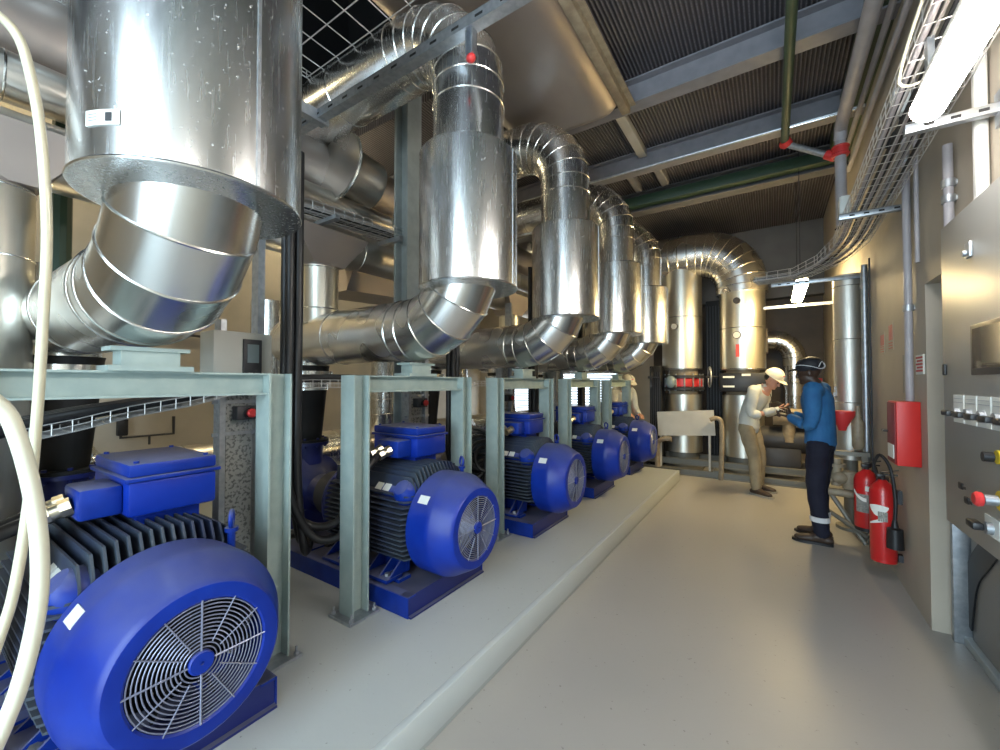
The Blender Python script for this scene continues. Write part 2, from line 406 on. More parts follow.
# added shaft, coloured black so the backdrop of the wire mesh stays dark
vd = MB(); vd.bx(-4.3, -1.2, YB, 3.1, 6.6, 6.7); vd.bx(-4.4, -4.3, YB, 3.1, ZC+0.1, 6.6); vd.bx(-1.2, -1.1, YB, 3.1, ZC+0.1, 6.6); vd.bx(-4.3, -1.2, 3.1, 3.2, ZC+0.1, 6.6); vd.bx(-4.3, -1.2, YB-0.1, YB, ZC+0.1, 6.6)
struct('ceiling_added_black_shaft', vd, 'black_m')
wr = MB().bx(XR, 1.3, 3.55, YE, 0, ZC); wr.bx(XR, 1.3, YB, 3.55, 2.11, ZC); wr.bx(0.97, 1.3, YB, 3.55, 0, 2.11)
struct('wall_right', wr, 'concrete')
struct('wall_left', MB().bx(XL-0.2, XL, YB, YE+0.2, 0, ZC), 'concrete2')
# inner partition wall behind the pumps, ending before the windows
wp = MB().bx(-5.45, -5.3, YB, 4.6, 0, ZC); struct('wall_partition', wp, 'concrete2')
# end wall with two windows
WZ0, WZ1 = 0.62, 1.80; wins = [(-6.75, -5.15), (-4.75, -3.0)]
we = MB(); we.bx(XL, -2.2, YE, YE+0.2, 0, WZ0); we.bx(XL, -2.2, YE, YE+0.2, WZ1, ZC)
for a, b in [(XL, wins[0][0]), (wins[0][1], wins[1][0]), (wins[1][1], -2.2)]: we.bx(a, b, YE, YE+0.2, WZ0, WZ1)
struct('wall_end', we, 'concrete2')
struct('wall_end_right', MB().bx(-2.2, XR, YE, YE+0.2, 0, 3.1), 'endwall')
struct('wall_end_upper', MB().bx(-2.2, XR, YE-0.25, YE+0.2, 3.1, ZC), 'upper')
for i, (a, b) in enumerate(wins):
    t = tag(bpy.data.objects.new('window_%d' % (i+1), None), kind='structure'); COL.objects.link(t); t.location = ((a+b)/2, YE+0.1, WZ0)
    f = MB(); f.bx(a, b, YE+0.02, YE+0.10, WZ0, WZ0+0.05); f.bx(a, b, YE+0.02, YE+0.10, WZ1-0.05, WZ1)
    for q in (a, (a+b)/2-0.025, b-0.05): f.bx(q, q+0.05, YE+0.02, YE+0.10, WZ0, WZ1)
    f.build('window_frame', 'beigebox', t, world=True)
    s = MB(); z = WZ0+0.08
    while z < WZ1-0.05:
        s.box(((a+b)/2, YE+0.14, z), (b-a, 0.055, 0.006), Matrix.Rotation(R(35), 3, 'X')); z += 0.065
    s.build('louvre', 'slat', t, world=True)
# back wall behind the camera with the big gate opening
wb = MB(); wb.bx(XL, -1.35, YB-0.2, YB, 0, ZC); wb.bx(0.75, 1.3, YB-0.2, YB, 0, ZC); wb.bx(-1.35, 0.75, YB-0.2, YB, 4.1, ZC)
struct('wall_back', wb, 'concrete2')
# door in the recess on the right
struct('door_1', MB().bx(0.93, 0.965, 1.0, 3.44, 0.03, 2.08, 0.004), 'cab2')
struct('trim_3', MB().bx(0.86, 0.95, 3.455, 3.49, 0.0, 2.1, 0.006), 'galv')
struct('trim_4', MB().bx(0.90, 0.968, 1.0, 3.55, 0.0, 0.05, 0.005), 'plinth_edge')

# ceiling beams (I section along X)
def ibeam(mb, x0, x1, y, z0, h, b, tf=0.016, tw=0.012):
    mb.bx(x0, x1, y-b/2, y+b/2, z0, z0+tf); mb.bx(x0, x1, y-b/2, y+b/2, z0+h-tf, z0+h); mb.bx(x0, x1, y-tw/2, y+tw/2, z0+tf, z0+h-tf)
for y, nm in ((4.03, 'first painted ceiling beam crossing the room above the aisle'), (5.33, 'second painted ceiling beam, above the slanted pipe')):
    mb = MB(); ibeam(mb, -6.95, XR, y, 4.2, 0.24, 0.16)
    o = mb.build('ceiling_beam', 'beam'); tag(o, kind='structure')
mb = MB(); ibeam(mb, -6.95, XR, 6.45, 4.12, 0.30, 0.2); tag(mb.build('ceiling_beam', 'upper'), kind='structure')
tag(MB().bx(-6.9, XR, 6.22, 6.34, 4.16, 4.30, 0.005).build('ceiling_beam', 'green_d'), kind='structure')
tag(MB().bx(-1.38, -1.28, 4.12, 5.25, 4.34, 4.43, 0.004).build('ceiling_beam', 'card'), kind='structure')
tag(MB().bx(-1.30, -1.20, 5.42, 6.2, 4.34, 4.43, 0.004).build('ceiling_beam', 'beam'), kind='structure')
tag(MB().bx(-1.66, -1.58, 5.42, 6.2, 4.34, 4.43, 0.004).build('ceiling_beam', 'beam'), kind='structure')
tag(MB().bx(0.60, XR, YB, 6.2, 4.22, 4.40, 0.004).build('ceiling_beam', 'green'), kind='structure')

# ------------------------------------------------------------------ steel columns behind the pumps
def hcol(mb, x, y, z0, z1, b, h, tf, tw, along='y'):
    # flanges face +-X, web along X
    mb.bx(x-h/2, x-h/2+tf, y-b/2, y+b/2, z0, z1); mb.bx(x+h/2-tf, x+h/2, y-b/2, y+b/2, z0, z1); mb.bx(x-h/2+tf, x+h/2-tf, y-tw/2, y+tw/2, z0, z1)
for i, y in enumerate((2.62, 5.5)):
    mb = MB(); hcol(mb, -2.75, y, PZ, ZC-0.01, 0.17, 0.17, 0.014, 0.01)
    mb.bx(-2.9, -2.6, y-0.15, y+0.15, PZ, PZ+0.02)
    tag(mb.build('steel_column', 'column'), ['tall grey steel column between the second and third riser pipes', 'grey steel column farther back behind the fourth riser pipe'][i], 'column', 'steel columns behind the pump units')

# ------------------------------------------------------------------ pump unit support frames
def make_frame():
    t = thing('support_frame', '', 'frame', (-2.03, UY[0], PZ), group='grey-green steel frames over the motors')
    H = 1.545-PZ
    for s in (-1, 1):
        mb = MB(); y = s*0.49
        # HEA post: flanges face +-Y, web along Y
        mb.bx(-0.06, 0.06, y-0.055, y-0.045, 0.012, H-0.1 if s < 0 else H-0.1); mb.bx(-0.06, 0.06, y+0.045, y+0.055, 0.012, H-0.1); mb.bx(-0.004, 0.004, y-0.045, y+0.045, 0.012, H-0.1)
        mb.bx(-0.06, 0.06, y-0.055, y-0.045, H-0.1, H); mb.bx(-0.06, 0.06, y+0.045, y+0.055, H-0.1, H); mb.bx(-0.004, 0.004, y-0.045, y+0.045, H-0.1, H)
        p = mb.build('post', 'frame_green', t)
        b = MB().bx(-0.10, 0.10, y-0.10, y+0.10, 0.0, 0.014); bp = b.build('base_plate', 'galv', p)
        for dx in (-0.08, 0.08):
            for dy in (-0.078, 0.078):
                MB().cyl((dx, y+dy, 0.012), (dx, y+dy, 0.03), 0.013, n=6).cyl((dx, y+dy, 0.03), (dx, y+dy, 0.055), 0.006, n=8).build('anchor_bolt', 'galv', p)
    mb = MB(); y0, y1 = -0.435, 0.435
    mb.bx(-0.05, 0.05, y0, y1, H-0.10, H-0.092); mb.bx(-0.05, 0.05, y0, y1, H-0.008, H); mb.bx(-0.0035, 0.0035, y0, y1, H-0.092, H-0.008)
    mb.build('cross_beam', 'frame_green', t)
    s = MB(); s.bx(-0.07, 0.07, -0.13, 0.13, H, H+0.02); s.bx(-0.05, 0.05, -0.09, 0.09, H+0.02, H+0.075); s.bx(-0.06, 0.06, -0.12, 0.12, H+0.075, H+0.09)
    s.build('pipe_rest', 'frame_green', t)
    return t
fr = make_frame()
for i, y in enumerate(UY):
    lab = 'grey-green steel frame straddling the blue motor, ' + ORD[i]
    if i == 0: fr['label'] = lab
    else: dup(fr, (-2.03, y, PZ), lab)

# ------------------------------------------------------------------ motors
HZ = 0.455   # shaft height above plinth
def make_motor():
    t = thing('electric_motor', '', 'motor', (-1.505, UY[0], PZ), group='big blue electric motors')
    AX = (1, 0, 0)
    # stator core
    mb = MB(); mb.lathe((-1.15, 0, HZ), AX, [(0, 0.10), (0.0, 0.22), (0.04, 0.255), (0.84, 0.255), (0.85, 0.2)], n=36)
    body = mb.build('stator_housing', 'fin', t)
    # fins: vertical ones on top, horizontal ones on the sides
    n_ = 0
    f = MB()
    for k in range(-7, 8):
        y = k*0.031
        zt = 0.358*max(0.0, 1-(abs(y)/0.29)**3)**(1/3); zc = math.sqrt(0.25**2-min(y*y, 0.0615))
        poly = [(-1.10, HZ+zc-0.01), (-0.315, HZ+zc-0.01), (-0.312, HZ+zt-0.06), (-0.345, HZ+zt), (-1.08, HZ+zt)]
        f.prism([(a, b) for a, b in poly], 0.008, Matrix.Translation((0, y+0.003, 0)) @ Matrix.Rotation(R(90), 4, 'X'))
    f.build('top_cooling_fins', 'fin', t)
    f = MB()
    for s in (-1, 1):
        for k in range(-6, 7):
            z = k*0.031+0.004
            yt = math.sqrt(max(0.325**2-z*z*0.7, 0)); yc = math.sqrt(0.25**2-min(z*z, 0.0615))
            poly = [(-1.10, yc-0.01), (-0.315, yc-0.01), (-0.312, yt-0.05), (-0.335, yt), (-1.08, yt)]
            f.prism([(a, s*b) for a, b in poly], 0.009, Matrix.Translation((0, 0, HZ+z)))
    f.build('side_cooling_fins', 'fin', t)
    # drive end shield, shaft
    MB().lathe((-1.26, 0, HZ), AX, [(0, 0.05), (0.0, 0.11), (0.05, 0.13), (0.06, 0.27), (0.12, 0.30), (0.14, 0.27)], n=36).build('end_shield', 'blue_dark', t)
    MB().cyl((-1.42, 0, HZ), (-1.25, 0, HZ), 0.04).build('shaft', 'galv', t)
    # fan cowl (hollow: outer wall, front ring, inner wall)
    prof = [(-0.30, 0.302), (-0.30, 0.312), (-0.165, 0.314), (-0.145, 0.312), (-0.125, 0.306), (-0.022, 0.252), (-0.007, 0.243), (-0.001, 0.236), (0.0, 0.229), (-0.001, 0.194), (-0.006, 0.187), (-0.02, 0.185), (-0.03, 0.187), (-0.06, 0.23), (-0.14, 0.295), (-0.30, 0.302)]
    cw = MB(); cw.lathe((0, 0, HZ), AX, prof, n=72, cap=False); cowl = cw.build('fan_cowl', 'blue_clean', t, ang=28)
    g = MB()
    for k in range(13):
        g.torus((-0.006, 0, HZ), AX, 0.044+k*0.0116, 0.0021, n=48, k=5)
    for k in range(12):
        a = 2*PI*k/12; r0 = 0.035 if k % 3 == 0 else 0.06
        d = V((0, math.cos(a), math.sin(a))); c = V((-0.003, 0, HZ))
        g.cyl(c+d*r0, c+d*0.194, 0.0032 if k % 3 == 0 else 0.0022, n=5)
    g.build('grille', 'wire', cowl)
    MB().lathe((-0.012, 0, HZ), AX, [(0, 0.02), (0, 0.036), (0.012, 0.036), (0.016, 0.032), (0.016, 0.006), (0.010, 0.006)], n=28).build('hub_disc', 'blue_clean', cowl)
    fan = MB(); fan.cyl((-0.17, 0, HZ), (-0.10, 0, HZ), 0.05)
    for k in range(7):
        a = 2*PI*k/7; rot = Matrix.Rotation(a, 3, 'X')
        fan.box(V((-0.15, 0, HZ)) + rot @ V((0, 0, 0.12)), (0.09, 0.008, 0.16), rot @ Matrix.Rotation(R(10), 3, 'Z'))
    fan.build('fan', 'black_m', t)
    MB().lathe((-0.295, 0, HZ), AX, [(0, 0.24), (0.01, 0.24)], n=32).build('cowl_back_plate', 'black_m', t)
    # stickers: on the cowl shoulder and flank
    def on_cowl(x, ang, w, h):
        q = Matrix.Rotation(ang, 3, 'X'); mb = MB()
        mb.box(V((x, 0, HZ)) + q @ V((0, 0, 0.3135)), (w, h, 0.003), q); return mb
    on_cowl(-0.215, R(52), 0.075, 0.05).build('rating_sticker', 'label', cowl)
    # nose box at the flank (lifting/terminal cap) and two white stickers
    nb = MB(); q = Matrix.Rotation(R(47), 3, 'X')
    c = V((-0.39, 0, HZ)) + q @ V((0, 0, 0.325)); nb.lathe(c - q @ V((0, 0, 0.05)), q @ V((0, 0, 1)), [(0, 0.082), (0.055, 0.075), (0.085, 0.05), (0.09, 0.0)], n=14)
    nb.box(c+V((-0.12, 0, 0)) - q @ V((0, 0, 0.03)), (0.30, 0.09, 0.05), q, 0.012)
    nb.build('sensor_cap', 'blue', t)
    st = MB(); 
    for dx in (-0.155, -0.225): st.box(c+V((dx, 0, 0)) + q @ V((0, 0, -0.003)), (0.055, 0.05, 0.006), q)
    build_each(st, 'info_sticker', 'label', t)
    # lifting eyes
    for (x, y) in ((-0.30, 0.21), (-1.0, 0.21)):
        ey = MB(); z = HZ+0.30; ey.cyl((x, y, z-0.10), (x, y, z), 0.014, n=10); ey.cyl((x, y, z-0.01), (x, y, z+0.006), 0.024, n=14); ey.torus((x, y, z+0.038), (0.5, 0.87, 0), 0.031, 0.0085, n=20, k=8)
        ey.build('lifting_eye', 'blue', t)
    # terminal box
    x0, x1, y0, y1, z0, z1 = -0.88, -0.45, -0.07, 0.215, HZ+0.385, HZ+0.580
    tb = MB(); tb.bx(x0, x1, y0, y1, z0, z1-0.065, 0.012); tb.bx(x0+0.06, x1-0.06, y0+0.04, y1-0.04, HZ+0.22, z0+0.01)
    box = tb.build('terminal_box', 'blue_clean', t)
    lid = MB(); lid.bx(x0-0.012, x1+0.012, y0-0.012, y1+0.012, z1-0.065, z1-0.05, 0.004)
    lid.bx(x0, x1, y0, y1, z1-0.05, z1, 0.010); lid.build('lid', 'blue', box)
    bt = MB()
    for bx_ in (x0+0.03, x1-0.03):
        for by_ in (y0+0.03, y1-0.03): bt.cyl((bx_, by_, z1-0.005), (bx_, by_, z1+0.008), 0.009, n=6)
    build_each(bt, 'lid_bolt', 'blue', box)
    ad = MB(); ad.bx(-0.70, -0.50, y0-0.12, y0, z0+0.01, z1-0.075, 0.012); ad.build('cable_adapter', 'blue', box)
    gl = MB()
    for gx in (-0.65, -0.57):
        p = V((gx, y0-0.12, z0+0.06)); d = V((-0.25, -1, -0.35)).normalized()
        gl.cyl(p, p+d*0.03, 0.034, n=8); gl.cyl(p+d*0.03, p+d*0.055, 0.028, n=20); gl.cyl(p+d*0.055, p+d*0.085, 0.033, n=8)
    build_each(gl, 'cable_gland', 'brass', box)
    # feet
    for (x, s) in ((-0.55, -1), (-0.55, 1), (-0.98, -1), (-0.98, 1)):
        ft = MB(); zt = 0.125
        ft.bx(x-0.11, x+0.11, s*0.20, s*0.33, zt, zt+0.022, 0.003)
        for xx in (x-0.10, x+0.02, x+0.10): ft.prism([(s*0.16, 0.12), (s*0.31, 0), (s*0.16, 0), (s*0.10, 0.16)], 0.012, Matrix.Translation((xx-0.006, 0, zt+0.02)) @ Matrix(((0, 0, 1, 0), (1, 0, 0, 0), (0, 1, 0, 0), (0, 0, 0, 1))))
        ft.bx(x-0.11, x+0.11, s*0.14, s*0.17, zt+0.02, zt+0.14)
        fo = ft.build('foot', 'blue', t)
        MB().cyl((x+0.06, s*0.28, zt+0.022), (x+0.06, s*0.28, zt+0.04), 0.017, n=6).build('foot_bolt', 'galv', fo)
    return t
mo = make_motor()
mdesc = ['large blue electric motor with a round fan grille, ' + o for o in ORD]
mdesc[0] = 'huge blue electric motor in the near left corner, its round fan grille facing the aisle'
mo['label'] = mdesc[0]
for i in range(1, 5): dup(mo, (-1.505+(0.0, 0.005, 0.02, 0.02, 0.02)[i], UY[i]+(0, 0, 0.02, 0.02, 0.02)[i], PZ), mdesc[i])

# skids (base frames) and pumps
def make_skid():
    t = thing('pump_skid', '', 'base frame', (-1.73, UY[0], PZ), group='blue steel skids under the pumps')
    for s in (-1, 1):
        mb = MB(); y = s*0.355
        mb.bx(-2.3, 0, y-0.003, y+0.003, 0, 0.115); mb.bx(-2.3, 0, y-s*0.06, y, 0.107, 0.117); mb.bx(-2.3, 0, y-s*0.06, y+s*0.003, 0, 0.01)
        mb.build('side_rail', 'blue', t)
    for x in (-0.012, -0.55, -1.1, -1.7, -2.29):
        MB().bx(x-0.006, x+0.006, -0.35, 0.35, 0, 0.107).bx(x-0.055, x+0.006, -0.35, 0.35, 0.107, 0.117).bx(x-0.05, x+(0.03 if x > -0.1 else 0), -0.35, 0.35, 0.0, 0.01).build('cross_member', 'blue_dark' if x > -0.1 else 'blue', t)
    MB().bx(-2.28, -0.05, -0.345, 0.345, 0.095, 0.106).build('top_plate', 'blue_dark', t)
    for x in (-0.3, -1.3):
        MB().cyl((x, -0.40, 0), (x, -0.40, 0.02), 0.022, n=6).cyl((x, -0.40, 0.0), (x, -0.40, 0.075), 0.008, n=8).bx(x-0.03, x+0.03, -0.42, -0.35, 0.0, 0.012).build('anchor_bolt', 'galv', t)
    for x in (-0.32, -0.76, -1.6):
        for s in (-1, 1): MB().bx(x-0.13, x+0.13, s*0.2-0.05 if s < 0 else 0.15, s*0.2+0.05 if s < 0 else 0.33, 0.106, 0.126).build('mounting_pad', 'blue', t)
    return t
sk = make_skid(); sk['label'] = 'blue steel skid under the motor, ' + ORD[0]
for i in range(1, 5): dup(sk, (-1.73, UY[i], PZ), 'blue steel skid under the motor, ' + ORD[i])

def make_pump():
    t = thing('centrifugal_pump', '', 'pump', (-3.3, UY[0], PZ+0.106), group='dark blue pumps behind the motors')
    h = HZ-0.106; AX = (1, 0, 0)
    MB().lathe((-0.14, 0, h), AX, [(0, 0.10), (0.0, 0.22), (0.04, 0.28), (0.20, 0.28), (0.24, 0.2), (0.30, 0.16), (0.33, 0.13), (0.52, 0.10), (0.54, 0.12), (0.60, 0.12)], n=36).build('pump_casing', 'blue_dark', t)
    MB().bx(-0.12, 0.14, -0.2, 0.2, 0, 0.2, 0.01).build('pump_foot', 'blue_dark', t)
    MB().cyl((0.44, 0, h), (0.64, 0, h), 0.03).build('pump_shaft', 'galv', t)
    g = MB(); g.lathe((0.34, 0, h), AX, [(0, 0.15), (0.0, 0.17), (0.18, 0.17), (0.18, 0.15)], n=28, cap=False); g.bx(0.345, 0.515, -0.16, 0.16, 0.0, 0.02); g.bx(0.345, 0.515, -0.02, 0.02, 0.0, h-0.16)
    g.build('coupling_guard', 'dark', t)
    f = MB(); f.cyl((0, 0, h+0.2), (0, 0, h+0.36), 0.11); f.cyl((0, 0, h+0.36), (0, 0, h+0.385), 0.16, n=28)
    for k in range(8): a = 2*PI*k/8; f.cyl((0.13*math.cos(a), 0.13*math.sin(a), h+0.34), (0.13*math.cos(a), 0.13*math.sin(a), h+0.42), 0.012, n=6)
    f.build('outlet_flange', 'blue_dark', t)
    c = MB(); c.lathe((0, 0, h+0.386), (0, 0, 1), [(0, 0.155), (0.02, 0.155), (0.021, 0.10), (0.62, 0.155), (0.64, 0.16)], n=32); c.build('reducer_cone', 'black_m', t)
    return t
pu = make_pump(); pu['label'] = 'dark blue pump with a black outlet cone, behind the nearest motor'
plab = ['', 'dark blue pump with a black outlet cone, behind the second motor', 'dark pump with black cone hidden behind the third motor', 'dark pump with black cone behind the fourth motor', 'dark pump with black cone behind the farthest motor']
for i in range(1, 5): dup(pu, (-3.3, UY[i], PZ+0.106), plab[i])

# ------------------------------------------------------------------ insulated pipes (risers with sleeves)
RX = -1.58
def make_riser():
    t = thing('insulated_riser_pipe', '', 'pipe', (RX, UY[0], 1.4), group='aluminium clad riser pipes')
    o = -1.4
    mb = MB(); bd = Beads(); rr = 0.222
    pts = [V((0, 0, 2.9+o)), V((0, 0, 3.22+o))] + arc((-0.45, 0, 3.34+o), (1, 0, 0), (0, 0, 1), 0.45, 7) + [V((-0.56, 0, 3.79+o)), V((-1.2, 0, 3.79+o)), V((-1.95, 0, 3.79+o))]
    duct(mb, pts, rr, bm2=bd)
    up = mb.build('upper_elbow', 'alu', t); bd.build('seam_beads', 'bead', up)
    mb = MB(); mb.lathe((0, 0, 2.08+o), (0, 0, 1), [(0, 0.21), (0, 0.301), (0.004, 0.305), (0.82, 0.305), (0.83, 0.297), (0.832, 0.20)], n=64)
    sl = mb.build('pipe_sleeve', 'alu', t)
    s = MB(); a = R(8); d = V((math.cos(a), math.sin(a), 0)); s.box(d*0.306+V((0, 0, 2.495+o)), (0.004, 0.010, 0.81), Matrix.Rotation(a, 3, 'Z'))
    for k in range(12): p = d*0.309+V((0, 0, 2.12+o+k*0.07)); s.cyl(p, p+d*0.003, 0.0035, n=8)
    s.build('riveted_seam', 'galv', sl)
    mb = MB(); mb.torus((0, 0, 2.085+o), (0, 0, 1), 0.304, 0.005, n=64); mb.build('bottom_rim', 'bead', sl)
    mb = MB(); bd = Beads()
    pts = [V((0, 0, 2.45+o)), V((0, 0, 2.31+o))] + arc((-0.45, 0, 2.31+o), (1, 0, 0), (0, 0, -1), 0.45, 5)[1:] + [V((-0.55, 0, 1.86+o)), V((-1.25, 0, 1.86+o)), V((-1.6, 0, 1.86+o)), V((-1.98, 0, 1.86+o))]
    duct(mb, pts, 0.21, bm2=bd)
    lo = mb.build('lower_elbow', 'alu_h', t); bd.build('seam_beads', 'bead', lo)
    c = MB(); c.cyl((-1.72, 0, 1.70+o), (-1.72, 0, 1.44+o), 0.15, n=32); c.cyl((-1.72, 0, 1.60+o), (-1.72, 0, 1.56+o), 0.185, n=32); c.build('outlet_collar', 'bead', t)
    k = MB(); k.cyl((-0.30, -0.10, 2.03+o), (-0.30, -0.02, 2.03+o), 0.04, n=16); k.cyl((-0.31, -0.11, 2.03+o), (-0.20, -0.11, 2.03+o), 0.035, n=16); k.build('vent_stub', 'bead', t)
    return t
ri = make_riser()
rlab = ['huge shiny aluminium clad pipe with fat sleeve, nearest at top left', 'aluminium clad riser pipe with fat sleeve over the second motor', 'aluminium clad riser pipe bending over the third motor', 'aluminium clad riser pipe over the fourth motor', 'smallest looking aluminium clad riser pipe over the farthest motor']
ri['label'] = rlab[0]
for i in range(1, 5): dup(ri, (RX, UY[i], 1.4), rlab[i])
# the maker's sticker on the nearest sleeve
def sleeve_sticker():
    t = thing('pipe_label', 'small white sticker with a tiny dark picture on the nearest sleeve', 'sticker', (RX, UY[0], 2.185))
    a0 = R(-62)
    mb = MB()
    for k in range(4):
        a = a0+R(-6)+k*R(4.4); d = V((math.cos(a), math.sin(a), 0)); mb.box(d*0.307, (0.002, 0.025, 0.040), Matrix.Rotation(a, 3, 'Z'))
    mb.build('sticker_sheet', 'label', t)
    a = a0+R(4.5); d = V((math.cos(a), math.sin(a), 0)); MB().box(d*0.3088, (0.002, 0.016, 0.022), Matrix.Rotation(a, 3, 'Z')).build('sticker_picture', 'dark', t)
    for q in range(3):
        a = a0+R(-4); d = V((math.cos(a), math.sin(a), 0)); MB().box(d*0.3088+V((0, 0, 0.009-q*0.008)), (0.001, 0.026, 0.0015), Matrix.Rotation(a, 3, 'Z')).build('print_line', 'galv', t)
sleeve_sticker()

# ------------------------------------------------------------------ header pipes along the room
def header(name, label, x, z, r, y0, y1, m, joints):
    t = thing(name, label, 'pipe', (x, (y0+y1)/2, z-r)); mb = MB(); bd = Beads()
    pts = [V((x, y0, z))] + [V((x, y, z)) for y in joints] + [V((x, y1, z))]
    mb.bm.verts.ensure_lookup_table(); duct(mb, pts, r, bm2=bd)
    mb.build('pipe_cladding', m, t, world=True); bd.build('seam_beads', 'bead', t, world=True); return t
header('header_pipe', 'broad dull clad duct running lengthwise high behind the risers', -3.45, 3.42, 0.27, -2.2, 7.6, 'alu_dull', [y*1.45 for y in range(-1, 5)])
header('header_pipe', 'slim bright clad pipe running lengthwise below the broad high duct', -3.15, 3.02, 0.12, -2.2, 7.6, 'alu_y', [0.3+y*1.2 for y in range(-1, 6)])
hd = header('header_pipe', 'clad collecting pipe with funnel shaped tees, lowest of the high lengthwise pipes', -3.15, 2.68, 0.17, -2.2, 7.6, 'alu_y', [0.9+y*1.45 for y in range(-1, 5)])
for i, y in enumerate(UY):
    yy = [0.27, 1.98, 3.43, 4.9, 6.35][i]
    mb = MB(); n = 4
    # funnel: square mouth over the header narrowing to the round drop pipe
    a = [mb.bm.verts.new(V((-3.1+sx*0.20, yy+sy*0.34, 2.72))) for sx, sy in ((1, -1), (1, 1), (-1, 1), (-1, -1))]
    b = [mb.bm.verts.new(V((-3.1+sx*0.135, yy+sy*0.135, 2.45))) for sx, sy in ((1, -1), (1, 1), (-1, 1), (-1, -1))]
    mb.bridge(a, b); mb.cap(a); mb.cap(b[::-1]); mb.cyl((-3.1, yy, 2.50), (-3.1, yy, 2.40), 0.14)
    mb.build('funnel_tee', 'alu_dull', hd, world=True, ang=20)
    t = thing('drop_pipe', ['clad drop pipe at the left edge of the photo below its funnel', 'clad drop pipe under the funnel left of the grey column', 'clad drop pipe behind the third riser', 'clad drop pipe behind the fourth riser', 'clad drop pipe behind the farthest riser'][i], 'pipe', (-3.1, yy, 1.95), group='drop pipes from the collecting pipe')
    MB().cyl((-3.1, yy, 0.6 if i == 0 else 1.98), (-3.1, yy, 2.44), 0.145, n=36).build('pipe_cladding', 'cream_pipe', t, world=True)
    m2 = MB(); m2.torus((-3.1, yy, 2.43), (0, 0, 1), 0.146, 0.004); m2.torus((-3.1, yy, 2.1), (0, 0, 1), 0.146, 0.004); build_each(m2, 'seam_bead', 'bead', t, world=True)
# stubs and side bends seen between the first and second riser
t = thing('branch_duct', 'stubby clad branch with flange bulging above the cable tray beside the grey column', 'duct', (-3.0, 2.5, 3.1))
mb = MB(); mb.lathe((-3.05, 2.10, 3.34), (0.0, 1, -0.10), [(0, 0.29), (0.02, 0.29), (0.021, 0.21), (0.36, 0.21)], n=32); mb.build('branch_cladding', 'alu_y', t, world=True)
mb = MB(); mb.torus(V((-3.05, 2.10, 3.34))+V((0, 1, -0.1)).normalized()*0.02, (0, 1, -0.1), 0.29, 0.010); mb.build('branch_flange', 'bead', t, world=True)
t = thing('transition_duct', 'wedge shaped clad transition duct left of the grey column above the drop pipe', 'duct', (-3.2, 2.75, 2.5))
mb = MB(); mb.prism([(2.35, 2.62), (2.45, 3.02), (3.25, 3.0), (3.25, 2.38), (2.25, 2.32)], 0.5, Matrix(((0, 0, 1, -3.62), (1, 0, 0, 0), (0, 1, 0, 0), (0, 0, 0, 1)))); mb.build('transition_cladding', 'alu_dull', t, world=True, ang=20)
# low suction header and its risers at the back
t = thing('suction_header', 'low clad pipe running lengthwise behind the pumps', 'pipe', (-4.3, 2.5, 0.5)); mb = MB(); bd = Beads()
duct(mb, [V((-4.3, -2.0, 0.74)), V((-4.3, 0, 0.74)), V((-4.3, 1.45, 0.74)), V((-4.3, 2.9, 0.74)), V((-4.3, 4.35, 0.74)), V((-4.3, 7.4, 0.74))], 0.21, bm2=bd)
mb.build('pipe_cladding', 'alu_y', t, world=True); bd.build('seam_beads', 'bead', t, world=True)
for i, y in enumerate(UY):
    t = thing('suction_bend', 'bright clad bend dropping to the low pipe behind the ' + ['nearest', 'second', 'third', 'fourth', 'farthest'][i] + ' motor', 'pipe', (-4.0, y+0.35, 0.9), group='clad suction bends')
    mb = MB(); bd = Beads(); yy = y+0.1
    pts = [V((-4.15, yy, 2.3)), V((-4.15, yy, 1.3))] + arc((-4.15, yy+0.38, 1.12), (0, -1, 0), (0, 0, -1), 0.38, 5) + [V((-4.15, yy+0.75, 0.74))]
    duct(mb, pts, 0.17, bm2=bd); mb.build('pipe_cladding', 'alu', t, world=True); bd.build('seam_beads', 'bead', t, world=True)

# big ventilation duct overhead
t = thing('overhead_duct', 'big dull sheet-metal duct with rounded belly under the ceiling', 'duct', (-1.75, 2.9, 4.0))
mb = MB(); mb.box((-1.72, 2.55, 4.235), (1.14, 2.72, 0.39), None); bmesh.ops.bevel(mb.bm, geom=mb.bm.edges[:], offset=0.19, segments=5, affect='EDGES', profile=0.5)
mb.build('duct_skin', 'alu_dull', t, world=True)
MB().bx(-1.19, -1.11, 1.2, 3.94, 4.10, 4.22, 0.004).bx(-1.14, -1.06, 1.2, 3.94, 4.16, 4.17).build('duct_flange', 'tan', t, world=True)

# ------------------------------------------------------------------ cable trays and struts above the pumps
t = thing('strut_rail', 'galvanised strut rail crossing in front of the second riser', 'rail', (-2.2, 1.72, 3.35))
mb = MB(); x0, x1, y, z = -3.3, -0.75, 1.72, 3.43
mb.bx(x0, x1, y-0.0325, y-0.029, z-0.03, z+0.03); mb.bx(x0, x1, y+0.029, y+0.0325, z-0.03, z+0.03); mb.bx(x0, x1, y-0.0325, y+0.0325, z-0.033, z-0.029); mb.bx(x0, x1, y-0.0325, y-0.018, z+0.027, z+0.03); mb.bx(x0, x1, y+0.018, y+0.0325, z+0.027, z+0.03)
mb.build('rail_channel', 'galv', t, world=True)
mb = MB()
for q in range(16): mb.bx(x0+0.1+q*0.16, x0+0.15+q*0.16, y-0.034, y-0.031, z-0.012, z+0.002)
build_each(mb, 'slot', 'black_m', t, world=True)
t = thing('hanger_bracket', 'short hanging bracket with a red end cap before the second riser', 'bracket', (-1.33, 1.72, 3.2))
mb = MB(); 
for dx in (-0.02, 0.02): mb.bx(-1.33+dx-0.004, -1.33+dx+0.004, 1.70, 1.742, 3.26, 3.40)
